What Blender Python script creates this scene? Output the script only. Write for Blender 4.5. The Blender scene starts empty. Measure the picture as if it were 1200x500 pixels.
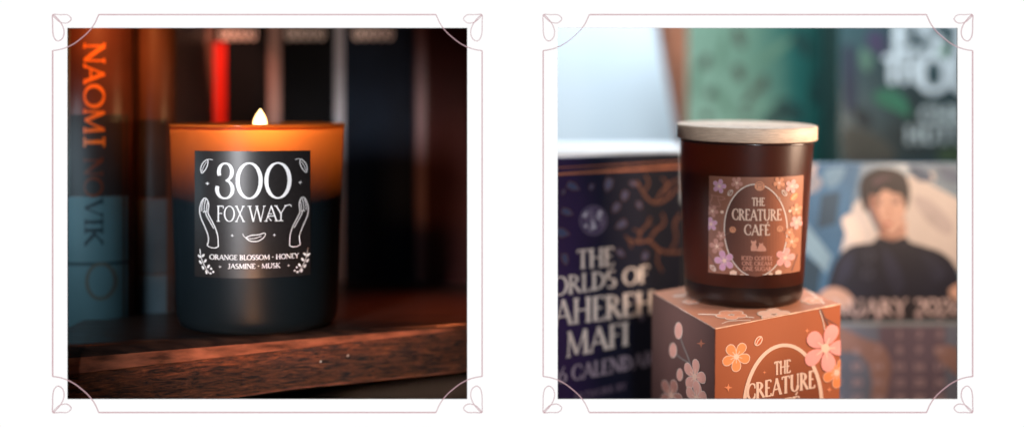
import bpy, math, random
from mathutils import Vector as V, Matrix
random.seed(7)
S = 0.04                     # one working unit = 4 cm (100 px of the photograph at the panel)
D = 16.0                     # camera distance from the panel plane, in units
EYE = 123.0                  # row of the eye level
ZE = (250 - EYE) / 100
CAM = V((0, -D, ZE))
scene = bpy.context.scene
COL = scene.collection
R = math.radians

# ------------------------------------------------------------------ measuring helpers
def pt(px, py, d):
    s = (D + d) / D / 100
    return V(((px - 600) * s, d, ZE - (py - EYE) * s))
def rdir(px, py):
    return (pt(px, py, 0) - CAM).normalized()
def hit(px, py, p0, n):
    r = rdir(px, py)
    return CAM + r * ((p0 - CAM).dot(n) / r.dot(n))

# ------------------------------------------------------------------ colours and materials
def lin(c):
    return c / 12.92 if c <= .04045 else ((c + .055) / 1.055) ** 2.4
def srgb(r, g, b):
    return (lin(r / 255), lin(g / 255), lin(b / 255))
MATS = {}
def mat(name, col, rough=.5, metal=0., spec=.5, var=.12, scale=40., bump=0., bscale=120., coat=0., croughness=.2,
        stretch=(1, 1, 1), sss=0., sssr=(1, .5, .3), ssss=.01, sheen=0.):
    if name in MATS: return MATS[name]
    m = bpy.data.materials.new(name); m.use_nodes = True
    nt = m.node_tree; N = nt.nodes; L = nt.links
    b = N['Principled BSDF']
    b.inputs['Roughness'].default_value = rough
    b.inputs['Metallic'].default_value = metal
    b.inputs['Specular IOR Level'].default_value = spec
    b.inputs['Coat Weight'].default_value = coat
    b.inputs['Coat Roughness'].default_value = croughness
    if sss:
        b.inputs['Subsurface Weight'].default_value = sss
        b.inputs['Subsurface Radius'].default_value = sssr
        b.inputs['Subsurface Scale'].default_value = ssss
    tc = N.new('ShaderNodeTexCoord'); mp = N.new('ShaderNodeMapping')
    mp.inputs['Scale'].default_value = stretch
    L.new(tc.outputs['Object'], mp.inputs['Vector'])
    no = N.new('ShaderNodeTexNoise'); no.inputs['Scale'].default_value = scale; no.inputs['Detail'].default_value = 6
    L.new(mp.outputs['Vector'], no.inputs['Vector'])
    cr = N.new('ShaderNodeValToRGB')
    cr.color_ramp.elements[0].position = .3; cr.color_ramp.elements[1].position = .7
    cr.color_ramp.elements[0].color = tuple(max(0, c * (1 - var)) for c in col) + (1,)
    cr.color_ramp.elements[1].color = tuple(min(1, c * (1 + var)) for c in col) + (1,)
    L.new(no.outputs['Fac'], cr.inputs['Fac']); L.new(cr.outputs['Color'], b.inputs['Base Color'])
    if bump:
        n2 = N.new('ShaderNodeTexNoise'); n2.inputs['Scale'].default_value = bscale; n2.inputs['Detail'].default_value = 4
        L.new(mp.outputs['Vector'], n2.inputs['Vector'])
        bp = N.new('ShaderNodeBump'); bp.inputs['Strength'].default_value = bump; bp.inputs['Distance'].default_value = .001
        L.new(n2.outputs['Fac'], bp.inputs['Height']); L.new(bp.outputs['Normal'], b.inputs['Normal'])
    MATS[name] = m
    return m

def node_mat(name):
    m = bpy.data.materials.new(name); m.use_nodes = True
    MATS[name] = m
    return m, m.node_tree.nodes, m.node_tree.links

def emit_mat(name, col, strength):
    m, N, L = node_mat(name)
    N.remove(N['Principled BSDF'])
    e = N.new('ShaderNodeEmission'); e.inputs['Color'].default_value = col + (1,); e.inputs['Strength'].default_value = strength
    L.new(e.outputs[0], N['Material Output'].inputs['Surface'])
    return m

def ramp_mat(name, stops, axis='Z', lo=0., hi=1., rough=.5, noise=.15, nscale=25., spots=None, spec=.4, coat=0.):
    """colour graded along one object axis (metres, lo..hi), broken up by noise"""
    m, N, L = node_mat(name)
    b = N['Principled BSDF']; b.inputs['Roughness'].default_value = rough
    b.inputs['Specular IOR Level'].default_value = spec; b.inputs['Coat Weight'].default_value = coat
    tc = N.new('ShaderNodeTexCoord'); sp = N.new('ShaderNodeSeparateXYZ'); L.new(tc.outputs['Object'], sp.inputs[0])
    mr = N.new('ShaderNodeMapRange'); mr.inputs['From Min'].default_value = lo; mr.inputs['From Max'].default_value = hi
    L.new(sp.outputs[axis], mr.inputs['Value'])
    no = N.new('ShaderNodeTexNoise'); no.inputs['Scale'].default_value = nscale; no.inputs['Detail'].default_value = 5
    L.new(tc.outputs['Object'], no.inputs['Vector'])
    ma = N.new('ShaderNodeMath'); ma.operation = 'MULTIPLY_ADD'; ma.inputs[1].default_value = noise
    L.new(no.outputs['Fac'], ma.inputs[0]); L.new(mr.outputs[0], ma.inputs[2])
    mb = N.new('ShaderNodeMath'); mb.operation = 'SUBTRACT'; mb.inputs[1].default_value = noise / 2; L.new(ma.outputs[0], mb.inputs[0])
    cr = N.new('ShaderNodeValToRGB'); els = cr.color_ramp.elements
    els[0].position, els[0].color = stops[0][0], stops[0][1] + (1,)
    els[1].position, els[1].color = stops[-1][0], stops[-1][1] + (1,)
    for p, c in stops[1:-1]:
        e = els.new(p); e.color = c + (1,)
    L.new(mb.outputs[0], cr.inputs['Fac'])
    out = cr.outputs['Color']
    if spots:
        scol, sscale, thr = spots
        n2 = N.new('ShaderNodeTexNoise'); n2.inputs['Scale'].default_value = sscale; n2.inputs['Detail'].default_value = 2
        L.new(tc.outputs['Object'], n2.inputs['Vector'])
        m2 = N.new('ShaderNodeMapRange'); m2.inputs['From Min'].default_value = thr; m2.inputs['From Max'].default_value = thr + .06
        L.new(n2.outputs['Fac'], m2.inputs['Value'])
        mx = N.new('ShaderNodeMix'); mx.data_type = 'RGBA'
        L.new(m2.outputs[0], mx.inputs['Factor']); L.new(out, mx.inputs[6]); mx.inputs[7].default_value = scol + (1,)
        out = mx.outputs[2]
    L.new(out, b.inputs['Base Color'])
    return m

# ------------------------------------------------------------------ object helpers
def empty(name, loc, label, cat, group=None):
    o = bpy.data.objects.new(name, None); COL.objects.link(o)
    o.location = loc * S; o.empty_display_size = .01
    o['label'] = label; o['category'] = cat
    if group: o['group'] = group
    o['base'] = tuple(loc)
    return o
class MB:
    def __init__(s): s.v = []; s.f = []; s.m = []; s.smooth = []
    def face(s, pts, mi=0, smooth=False):
        i = len(s.v); s.v += [V(p) for p in pts]; s.f.append(tuple(range(i, i + len(pts)))); s.m.append(mi); s.smooth.append(smooth)
    def grid(s, rows, mi=0, smooth=True, closed=False, mif=None):
        i = len(s.v); n = len(rows[0])
        for r in rows: s.v += [V(p) for p in r]
        for a in range(len(rows) - 1):
            for b in range(n if closed else n - 1):
                c = (b + 1) % n
                s.f.append((i + a * n + b, i + a * n + c, i + (a + 1) * n + c, i + (a + 1) * n + b))
                s.m.append(mif(a, b) if mif else mi); s.smooth.append(smooth)
    def hexa(s, p, mi=0):
        """p: eight corners, 0-3 one side loop, 4-7 the opposite loop"""
        i = len(s.v); s.v += [V(q) for q in p]
        for f in ((0, 1, 2, 3), (7, 6, 5, 4), (0, 4, 5, 1), (1, 5, 6, 2), (2, 6, 7, 3), (3, 7, 4, 0)):
            s.f.append(tuple(i + k for k in f)); s.m.append(mi); s.smooth.append(False)
    def box(s, a, b, mi=0):
        x0, y0, z0 = a; x1, y1, z1 = b
        s.hexa([(x0, y0, z0), (x1, y0, z0), (x1, y0, z1), (x0, y0, z1), (x0, y1, z0), (x1, y1, z0), (x1, y1, z1), (x0, y1, z1)], mi)
    def build(s, name, mats, parent=None, origin=None, bevel=0., kind=None, label=None, cat=None, group=None, fix=False):
        if not isinstance(mats, (list, tuple)): mats = [mats]
        root = parent
        while root is not None and root.parent is not None: root = root.parent
        if root is not None: base = V(root['base']) if 'base' in root.keys() else V((0, 0, 0))
        else: base = origin if origin is not None else V((0, 0, 0))
        me = bpy.data.meshes.new(name)
        me.from_pydata([tuple((q - base) * S) for q in s.v], [], s.f)
        for m in mats: me.materials.append(m)
        me.polygons.foreach_set('material_index', s.m)
        me.polygons.foreach_set('use_smooth', s.smooth)
        me.update()
        if fix:
            import bmesh
            bm = bmesh.new(); bm.from_mesh(me)
            bmesh.ops.remove_doubles(bm, verts=bm.verts, dist=1e-6)
            bmesh.ops.recalc_face_normals(bm, faces=bm.faces)
            bm.to_mesh(me); bm.free()
        o = bpy.data.objects.new(name, me); COL.objects.link(o)
        if parent is not None: o.parent = parent
        else: o.location = base * S; o['base'] = tuple(base)
        if bevel:
            md = o.modifiers.new('Bevel', 'BEVEL'); md.width = bevel * S; md.segments = 3; md.limit_method = 'ANGLE'
            md.harden_normals = False
        if kind: o['kind'] = kind
        if label: o['label'] = label
        if cat: o['category'] = cat
        if group: o['group'] = group
        return o

def clean_base():
    for o in bpy.data.objects:
        if 'base' in o.keys(): del o['base']

# printing: 2D art measured in photo pixels, laid on a surface function surf(px, py, h)
def catmull(p, n=6, closed=False):
    out = []; m = len(p)
    rng = range(m if closed else m - 1)
    for i in rng:
        g = lambda k: V(p[k % m]) if closed else V(p[max(0, min(m - 1, k))])
        a, b, c, d = g(i - 1), g(i), g(i + 1), g(i + 2)
        for k in range(n):
            t = k / n
            out.append(.5 * ((2 * b) + (c - a) * t + (2 * a - 5 * b + 4 * c - d) * t * t + (3 * b - a - 3 * c + d) * t ** 3))
    if not closed: out.append(V(p[-1]))
    return [(q[0], q[1]) for q in out]
CLIPS = {}                                    # surface -> convex outline (photo pixels) the print ends at
def clip_poly(pts, poly):
    for i in range(len(poly)):
        a, b = poly[i], poly[(i + 1) % len(poly)]
        side = lambda p: (b[0] - a[0]) * (p[1] - a[1]) - (b[1] - a[1]) * (p[0] - a[0])
        out = []
        for j in range(len(pts)):
            p, q = pts[j], pts[(j + 1) % len(pts)]; sp_, sq_ = side(p), side(q)
            if sp_ >= 0: out.append(p)
            if (sp_ >= 0) != (sq_ >= 0):
                t = sp_ / (sp_ - sq_); out.append((p[0] + (q[0] - p[0]) * t, p[1] + (q[1] - p[1]) * t))
        pts = out
        if len(pts) < 3: return []
    return pts
class Art(MB):
    def __init__(s, surf, step=3.): super().__init__(); s.surf = surf; s.step = step; s.clip = CLIPS.get(id(surf))
    def path(s, pts, w, L=0, mi=0, closed=False):
        """ribbon of width w (number or list) along pts"""
        ws = w if isinstance(w, (list, tuple)) else [w] * len(pts)
        P = [V((p[0], p[1])) for p in pts]; Wd = list(ws)
        if closed: P.append(P[0]); Wd.append(Wd[0])
        Q = []; QW = []
        for i in range(len(P) - 1):
            n = max(1, int((P[i + 1] - P[i]).length / s.step))
            for k in range(n):
                t = k / n; Q.append(P[i].lerp(P[i + 1], t)); QW.append(Wd[i] * (1 - t) + Wd[i + 1] * t)
        Q.append(P[-1]); QW.append(Wd[-1])
        A = []; B = []
        n = len(Q)
        for i in range(n):
            a = Q[i - 1] if i else (Q[-2] if closed else Q[0]); b = Q[i + 1] if i < n - 1 else (Q[1] if closed else Q[-1])
            t = (b - a)
            if t.length < 1e-9: t = V((1, 0))
            t.normalize(); nn = V((-t.y, t.x)) * QW[i] / 2
            h = .003 + .0009 * L
            A.append((Q[i].x + nn.x, Q[i].y + nn.y)); B.append((Q[i].x - nn.x, Q[i].y - nn.y))
        if s.clip:
            for i in range(n - 1):
                q = clip_poly([A[i], B[i], B[i + 1], A[i + 1]], s.clip)
                if q: s.face([s.surf(p[0], p[1], h) for p in q], mi)
        else: s.grid([[s.surf(p[0], p[1], h) for p in A], [s.surf(p[0], p[1], h) for p in B]], mi, smooth=False)
    def fill(s, pts, L=0, mi=0):
        h = .003 + .0009 * L
        if s.clip: pts = clip_poly(pts, s.clip)
        if pts: s.face([s.surf(p[0], p[1], h) for p in pts], mi)
    def ell(s, cx, cy, rx, ry, ang=0., L=0, mi=0, n=14):
        c, q = math.cos(ang), math.sin(ang)
        s.fill([(cx + rx * math.cos(a) * c - ry * math.sin(a) * q, cy + rx * math.cos(a) * q + ry * math.sin(a) * c)
                for a in [2 * math.pi * k / n for k in range(n)]], L, mi)
    def bigell(s, cx, cy, rx, ry, L=0, mi=0, n=26):
        h = .003 + .0009 * L; A = []; B = []
        for k in range(n + 1):
            a = math.pi * k / n; x = cx - rx * math.cos(a); y = ry * math.sin(a)
            A.append(s.surf(x, cy - y, h)); B.append(s.surf(x, cy + y, h))
        s.grid([A, B], mi, smooth=False)
    def star(s, cx, cy, r, L=0, mi=0, thin=.22):
        p = []
        for k in range(8):
            a = k * math.pi / 4; q = r if k % 2 == 0 else r * thin
            p.append((cx + q * math.sin(a), cy - q * math.cos(a)))
        s.fill(p, L, mi)
    def blossom(s, cx, cy, r, rot=0., sq=1., L=0, mis=(0, 1, 2), outline=.9, shear=0.):
        for lay, grow, mi in ((0, outline, mis[0]), (1, 0, mis[1])):
            if lay == 0 and not outline: continue
            for k in range(5):
                a = rot + k * 2 * math.pi / 5
                pts = []
                for j in range(14):
                    b = 2 * math.pi * j / 14
                    u = r * .58 + (r * .42 + grow * .5) * math.cos(b); v = (r * .30 + grow * .5) * math.sin(b) * (1 + .25 * math.cos(b))
                    x = u * math.cos(a) - v * math.sin(a); y = u * math.sin(a) + v * math.cos(a)
                    x *= sq
                    pts.append((cx + x, cy + y + shear * x))
                s.fill(pts, L + lay + .12 * k, mi)
        s.ell(cx, cy, r * .2 * sq, r * .2, 0, L + 1.8, mis[2], 8)
        for k in range(5):
            a = rot + (k + .0) * 2 * math.pi / 5
            x = math.cos(a) * sq; y = math.sin(a) + shear * math.cos(a) * sq
            s.path([(cx, cy), (cx + x * r * .45, cy + y * r * .45)], max(.35, r * .045), L + 1.9 + .02 * k, mis[2])

# ------------------------------------------------------------------ a small high-contrast roman alphabet
G = {}
def g(ch, w, *p): G[ch] = (w, p)
st = lambda x, a=0, b=1: ('l', x, a, x, b, 'T')
def sf(x, y, w=.26): return ('l', x - w / 2, y, x + w / 2, y, 's')
g('A', .84, ('l', .08, 0, .43, 1, 't'), ('l', .41, 1, .76, 0, 'T'), ('l', .2, .34, .64, .34, 's'), sf(.08, .02, .2), sf(.76, .02, .24))
g('B', .66, st(.15), ('a', .15, .745, .34, .235, 90, -90), ('a', .15, .255, .4, .235, 90, -90), sf(.12, .02, .2), sf(.12, .98, .2))
g('C', .78, ('a', .45, .5, .37, .48, 48, 312), ('l', .7, .86, .7, .66, 's'), ('l', .7, .34, .7, .14, 's'))
g('D', .80, st(.15), ('a', .15, .5, .54, .48, 90, -90), sf(.12, .02, .2), sf(.12, .98, .2))
g('E', .60, st(.15), ('l', .06, .98, .52, .98, 's'), ('l', .15, .52, .44, .52, 's'), ('l', .06, .02, .54, .02, 's'), ('l', .53, .98, .53, .84, 's'), ('l', .54, .02, .54, .17, 's'))
g('F', .56, st(.15), ('l', .06, .98, .52, .98, 's'), ('l', .15, .52, .44, .52, 's'), sf(.15, .02), ('l', .53, .98, .53, .84, 's'))
g('G', .84, ('a', .45, .5, .37, .48, 48, 305), ('l', .7, .86, .7, .66, 's'), ('l', .7, .06, .7, .42, 'T'), sf(.68, .42, .26))
g('H', .86, st(.16), st(.70), ('l', .16, .52, .70, .52, 's'), sf(.16, .02), sf(.16, .98), sf(.70, .02), sf(.70, .98))
g('I', .34, st(.17), sf(.17, .02), sf(.17, .98))
g('J', .42, ('l', .27, 1, .27, .12, 'T'), ('a', .13, .12, .14, .16, 0, -150), sf(.27, .98))
g('K', .76, st(.15), ('l', .17, .45, .62, .98, 't'), ('l', .28, .56, .66, .02, 'T'), sf(.15, .02), sf(.15, .98), sf(.66, .02, .2), sf(.62, .98, .2))
g('L', .56, st(.15), ('l', .06, .02, .52, .02, 's'), sf(.15, .98), ('l', .52, .02, .52, .2, 's'))
g('M', 1.0, ('l', .12, 0, .16, 1, 't'), ('l', .15, 1, .48, .05, 'T'), ('l', .48, .05, .83, 1, 't'), ('l', .84, 1, .88, 0, 'T'), sf(.12, .02, .18), sf(.87, .02))
g('N', .86, ('l', .13, 0, .13, 1, 't'), ('l', .12, 1, .72, .02, 'T'), ('l', .73, 0, .73, 1, 't'), sf(.13, .02, .2), sf(.08, .98, .16), sf(.73, .98, .2))
g('O', .88, ('a', .44, .5, .37, .48, 0, 360))
g('R', .74, st(.15), ('a', .15, .74, .36, .24, 90, -90), ('l', .32, .5, .66, .02, 'T'), sf(.15, .02), sf(.1, .98, .16), sf(.66, .02, .16))
g('S', .58, ('a', .29, .74, .19, .235, 35, 270), ('a', .29, .26, .21, .245, 90, -145))
g('T', .70, st(.35), ('l', .04, .98, .66, .98, 's'), sf(.35, .02), ('l', .05, .98, .05, .84, 's'), ('l', .65, .98, .65, .84, 's'))
g('U', .82, ('l', .16, 1, .16, .32, 'T'), ('a', .42, .32, .26, .3, 180, 360), ('l', .68, .32, .68, 1, 't'), sf(.16, .98), sf(.68, .98, .2))
g('V', .80, ('l', .1, 1, .41, .0, 'T'), ('l', .41, .0, .70, 1, 't'), sf(.1, .98), sf(.7, .98, .2))
g('W', 1.16, ('l', .08, 1, .34, .0, 'T'), ('l', .34, 0, .58, 1, 't'), ('l', .56, 1, .82, .0, 'T'), ('l', .82, 0, 1.06, 1, 't'), sf(.08, .98), sf(.56, .98, .2), sf(1.06, .98, .2))
g('X', .78, ('l', .1, 1, .66, 0, 'T'), ('l', .1, 0, .64, 1, 't'), sf(.1, .98, .2), sf(.66, .02, .2), sf(.1, .02, .2), sf(.64, .98, .2))
g('Y', .76, ('l', .08, 1, .38, .48, 'T'), ('l', .38, .48, .68, 1, 't'), st(.38, 0, .5), sf(.38, .02), sf(.08, .98, .2), sf(.68, .98, .2))
G['É'] = (G['E'][0], G['E'][1] + (('l', .27, 1.1, .42, 1.26, 't'),))
g(' ', .36); g('·', .3, ('a', .15, .5, .03, .035, 0, 360))
g('0', .74, ('a', .37, .5, .30, .48, 0, 360))
g('1', .4, st(.2), sf(.2, .02), ('l', .08, .84, .2, 1, 's'))
g('2', .62, ('a', .3, .72, .21, .25, 160, -40), ('l', .46, .56, .08, .04, 't'), ('l', .06, .03, .56, .03, 't'))
g('3', .62, ('a', .31, .745, .215, .235, 205, -88), ('a', .29, .265, .255, .25, 84, -200))
g('4', .62, ('l', .4, 0, .4, 1, 'T'), ('l', .4, 1, .04, .32, 't'), ('l', .04, .3, .58, .3, 't'))
g('5', .58, ('l', .12, 1, .12, .55, 't'), ('l', .12, .98, .5, .98, 't'), ('a', .24, .3, .26, .28, 110, -140))
g('6', .64, ('a', .32, .3, .24, .28, 0, 360), ('l', .1, .34, .44, 1, 't'))
g('7', .56, ('l', .04, .98, .54, .98, 't'), ('l', .52, .98, .2, 0, 'T'))
g('8', .60, ('a', .3, .75, .19, .23, 0, 360), ('a', .3, .27, .24, .25, 0, 360))
g('9', .64, ('a', .32, .7, .24, .28, 0, 360), ('l', .52, .66, .2, 0, 't'))
def text(art, s, x0, y0, x1, y1, cap0, cap1=None, T=.15, t=.05, L=3, mi=0, track=0., vert=(0, -1), xs=None):
    """letters of s from baseline point (x0,y0) to (x1,y1); cap height cap0 at the start, cap1 at the end"""
    cap1 = cap1 or cap0
    adv = [G[c][0] + track for c in s]; tot = sum(adv) - track
    bx, by = x1 - x0, y1 - y0
    length = math.hypot(bx, by)
    k = length / (tot * (cap0 + cap1) / 2)      # horizontal squeeze
    def M(u, v):
        f = u / tot; cap = cap0 + (cap1 - cap0) * f
        return (x0 + bx * f + vert[0] * v * cap, y0 + by * f + vert[1] * v * cap)
    capm = (cap0 + cap1) / 2
    def wid(dx, dy, code):
        if code == 'T': w = T
        elif code == 't': w = t
        elif code == 's': w = t
        else:
            l = math.hypot(dx, dy) or 1
            w = t + (T - t) * (abs(dy) / l) ** 1.6
        return w * capm
    u0 = 0
    for ch, ad in zip(s, adv):
        for i, p in enumerate(G[ch][1]):
            Lz = L + .07 * i
            if p[0] == 'l':
                art.path([M(u0 + p[1], p[2]), M(u0 + p[3], p[4])], wid(0, 0, p[5]) * (min(1, k * 1.15) if p[5] == 'T' else 1), Lz, mi)
            else:
                _, cx, cy, rx, ry, a0, a1 = p
                n = max(6, int(abs(a1 - a0) / 14)); pts = []; ws = []
                for j in range(n + 1):
                    a = R(a0 + (a1 - a0) * j / n)
                    pts.append(M(u0 + cx + rx * math.cos(a), cy + ry * math.sin(a)))
                    ws.append(wid(-rx * math.sin(a), ry * math.cos(a), 'a') * (.6 + .4 * min(1, k)))
                if abs(a1 - a0) >= 360: art.path(pts[:-1], ws[:-1], Lz, mi, closed=True)
                else: art.path(pts, ws, Lz, mi)
        u0 += ad

# ------------------------------------------------------------------ shared materials
white_ink = mat('white_ink', srgb(226, 226, 226), .5, var=.03)
def flatmat(name, rgb, rough=.55, **k): return mat(name, srgb(*rgb), rough, **k)

# ================================================================== THE PAGE: white panel given a glow of its own, two square openings
LX0, LX1, RX0, RX1, OY0, OY1 = 79, 547.5, 653.5, 1122, 33, 467
page_white = emit_mat('glowing_page_white', (1, 1, 1), 1.02)  # blank page made to emit so it stays white, no lamp behind it
page_back = flatmat('panel_back', (60, 60, 62), .8)
pb = MB()
xs = [-700, LX0, LX1, RX0, RX1, 1900]; ys = [-500, OY0, OY1, 1000]
X = [(x - 600) / 100 for x in xs]; Z = [(250 - y) / 100 for y in ys]
TH = .03
for i in range(5):
    for j in range(3):
        if i in (1, 3) and j == 1: continue
        for yy, mi in ((0, 0), (TH, 1)):
            pb.face([(X[i], yy, Z[j]), (X[i], yy, Z[j + 1]), (X[i + 1], yy, Z[j + 1]), (X[i + 1], yy, Z[j])], mi)
for i in (1, 3):
    a, b, c, d_ = (X[i], Z[1]), (X[i + 1], Z[1]), (X[i + 1], Z[2]), (X[i], Z[2])
    for p, q in ((a, b), (b, c), (c, d_), (d_, a)):
        pb.face([(p[0], 0, p[1]), (q[0], 0, q[1]), (q[0], TH, q[1]), (p[0], TH, p[1])], 1)
pb.build('background_panel', [page_white, page_back], kind='structure')

rose = emit_mat('rose_glow_line', srgb(203, 166, 172), 1.0)  # drawn border lines given their own glow, no light tubes
rose_dim = emit_mat('rose_glow_curve', srgb(196, 160, 166), 1.0)
def page_surf(px, py, h): return V(((px - 600) / 100, -.012 - h * .2, (250 - py) / 100))
def solid_path(pts, w, closed=False, th=.008):
    """thin raised strip with real thickness"""
    A = Art(page_surf, 4.)
    A.path(pts, w, 0, 0, closed)
    n = len(A.v) // 2
    f = [V(p) for p in A.v]; bk = [p + V((0, th, 0)) for p in f]
    B = MB(); B.grid([bk[:n], f[:n], f[n:], bk[n:]], smooth=False)
    return B
def frame(cx, label):
    root = empty('ornamental_frame', V(((cx - 600) / 100, 0, (250 - 482) / 100)), label, 'frame', 'rose line frames around the two pictures')
    hw, hh = 251.5, 232.5
    loops = []
    def mir(p, sx, sy): return (cx + sx * (p[0] - 62 - hw), 250 + sy * (p[1] - 17.5 - hh))
    arc = catmull([(62, 59.6), (70, 58.4), (78.8, 55.6), (88, 50.8), (96.4, 44.4), (102.5, 39), (107.6, 33.2), (112, 26.5), (116, 17.5)], 4)
    leafv = catmull([(62.2, 17.6), (62, 28), (62.2, 38), (64, 45), (68.4, 48.4), (73.6, 45), (75.4, 38), (73.5, 30.5), (68.8, 23.4)], 5, True)
    leafh = catmull([(62.2, 17.6), (71, 17.6), (79.5, 17.8), (83.8, 22.6), (79.5, 27), (73.5, 27), (68.6, 24.8)], 5, True)
    k = 0
    for sx, sy in ((1, 1), (-1, 1), (-1, -1), (1, -1)):
        solid_path([mir(p, sx, sy) for p in arc], 1.0).build('corner_arc', rose_dim, root)
        c = solid_path([mir(p, sx, sy) for p in leafv], .85, True).build('corner_leaf', rose_dim, root)
        B = solid_path([mir(p, sx, sy) for p in leafh], .8, True)
        for v in B.v: v.y -= .0015
        B.build('corner_leaf', rose_dim, root)
    for a, b in (((116, 17.5), (511, 17.5)), ((116, 482.5), (511, 482.5)), ((62, 59.6), (62, 440.4)), ((565, 59.6), (565, 440.4))):
        pa = (cx + a[0] - 62 - hw, a[1]); pc = (cx + b[0] - 62 - hw, b[1])
        solid_path([pa, pc], 1.35).build('border_line', rose, root)
frame(313.5, 'thin rose line frame around the dark picture of the burning candle')
frame(888, 'thin rose line frame around the paler picture of the lidded candle')

# ================================================================== LEFT RECESS
dk_wall = flatmat('dark_recess_paint', (34, 20, 14), .8, var=.3, scale=15)
b = MB(); b.box((-12, 9, -8), (-.1, 9.2, 8)); b.build('back_wall', dk_wall, kind='structure')
b = MB(); b.box((-.08, .06, -8), (.08, 20, 8)); b.build('partition_wall', dk_wall, kind='structure')
b = MB(); b.box((-12, .06, -8), (-11.8, 8.98, 8)); b.build('side_wall', dk_wall, kind='structure')

# --- shelf
CL = pt(302, 379, 2.0)                       # base centre of the burning candle
ZS = CL.z
def shelf_line(t):                            # front edge of the flat top, t 0 (left) .. 1 (right)
    return V((-5.75, .42, ZS)).lerp(V((-.15, 2.25, ZS)), t)
sl = shelf_line(1) - shelf_line(0)
fwd = V((sl.y, -sl.x, 0)).normalized()        # outward normal of the front edge
if fwd.y > 0: fwd = -fwd

m, N, L = node_mat('dark_lacquered_wood')
bs = N['Principled BSDF']; bs.inputs['Roughness'].default_value = .3; bs.inputs['Coat Weight'].default_value = .3
tc = N.new('ShaderNodeTexCoord'); mp = N.new('ShaderNodeMapping'); mp.inputs['Scale'].default_value = (4, 60, 60); mp.inputs['Rotation'].default_value = (0, 0, -math.atan2(sl.y, sl.x) * .5)
L.new(tc.outputs['Object'], mp.inputs[0])
no = N.new('ShaderNodeTexNoise'); no.inputs['Scale'].default_value = 6; no.inputs['Detail'].default_value = 8; no.inputs['Distortion'].default_value = .6; L.new(mp.outputs[0], no.inputs['Vector'])
cr = N.new('ShaderNodeValToRGB'); cr.color_ramp.elements[0].position = .35; cr.color_ramp.elements[0].color = (.012, .006, .005, 1)
cr.color_ramp.elements[1].position = .75; cr.color_ramp.elements[1].color = (.06, .026, .016, 1)
L.new(no.outputs['Fac'], cr.inputs[0]); L.new(cr.outputs[0], bs.inputs['Base Color'])
mr = N.new('ShaderNodeMapRange'); mr.inputs['To Min'].default_value = .2; mr.inputs['To Max'].default_value = .55; L.new(no.outputs['Fac'], mr.inputs[0]); L.new(mr.outputs[0], bs.inputs['Roughness'])
bp = N.new('ShaderNodeBump'); bp.inputs['Strength'].default_value = .35; bp.inputs['Distance'].default_value = .0006; L.new(no.outputs['Fac'], bp.inputs['Height']); L.new(bp.outputs[0], bs.inputs['Normal'])
wood_top = m

m, N, L = node_mat('rough_sawn_front_wood')
bs = N['Principled BSDF']; bs.inputs['Roughness'].default_value = .5
tc = N.new('ShaderNodeTexCoord'); mp = N.new('ShaderNodeMapping'); mp.inputs['Scale'].default_value = (1, 1, 7); L.new(tc.outputs['Object'], mp.inputs[0])
no = N.new('ShaderNodeTexNoise'); no.inputs['Scale'].default_value = 95; no.inputs['Detail'].default_value = 12; no.inputs['Roughness'].default_value = .78; no.inputs['Distortion'].default_value = .8; L.new(mp.outputs[0], no.inputs['Vector'])
cr = N.new('ShaderNodeValToRGB'); e = cr.color_ramp.elements
e[0].position = .42; e[0].color = (.006, .002, .001, 1); e[1].position = .70; e[1].color = (.55, .16, .05, 1)
q = e.new(.46); q.color = (.07, .018, .006, 1); q = e.new(.55); q.color = (.20, .050, .015, 1)
L.new(no.outputs['Fac'], cr.inputs[0]); L.new(cr.outputs[0], bs.inputs['Base Color'])
bp = N.new('ShaderNodeBump'); bp.inputs['Strength'].default_value = .9; bp.inputs['Distance'].default_value = .0012; L.new(no.outputs['Fac'], bp.inputs['Height']); L.new(bp.outputs[0], bs.inputs['Normal'])
wood_front = m
wood_edge = mat('worn_highlight_edge', (.30, .090, .045), .3, var=.75, scale=70, bump=.5, coat=.4, stretch=(1, 1, 4))  # nose highlight put in as a lighter brown, with worn patches

shelf = empty('wooden_shelf', V((-3, 2, ZS - .6)), 'dark lacquered wooden shelf board with rough reddish front edge under the burning candle', 'shelf')
NT = 40
def nose(t, a):                               # a 0..1 round the nose
    w = .30 * (1 - t) + .07 * t; h = .345 * (1 - t) + .05 * t
    ang = a * math.pi / 2
    return shelf_line(t) + fwd * w * math.sin(ang) + V((0, 0, -h * (1 - math.cos(ang))))
b = MB()
rows = []
for i in range(NT + 1):
    t = i / NT
    r = [V((shelf_line(t).x, 8.9, ZS)), shelf_line(t)] + [nose(t, a) for a in (.12, .25, .4, .55, .62)]
    rows.append(r)
b.grid(rows, 0, smooth=True)
# underside and back
FH = .53
def fb(t): return nose(t, 1) + V((0, 0, -FH)) + V((0, 0, -.02 * math.sin(9 * t)))
b.face([fb(0), fb(1), V((shelf_line(1).x, 8.9, fb(1).z)), V((shelf_line(0).x, 8.9, fb(0).z))], 0)
b.build('board', wood_top, shelf)
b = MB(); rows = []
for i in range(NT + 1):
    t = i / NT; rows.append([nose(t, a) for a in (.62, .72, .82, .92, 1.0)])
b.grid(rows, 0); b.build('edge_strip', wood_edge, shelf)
b = MB(); rows = []
for i in range(NT * 3 + 1):
    t = i / (NT * 3); j = .012 * random.random()
    rows.append([nose(t, 1) + fwd * .0, nose(t, 1) + V((0, 0, -.02)) - fwd * .012, nose(t, 1) + V((0, 0, -FH * .5)) - fwd * (.012 + j), fb(t) + V((0, 0, .02)) - fwd * .01, fb(t) + fwd * .01, fb(t) - fwd * .02])
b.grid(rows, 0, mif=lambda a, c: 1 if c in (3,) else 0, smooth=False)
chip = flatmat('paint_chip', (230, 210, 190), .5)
b.build('front_edge', [wood_front, wood_edge], shelf)
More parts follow.
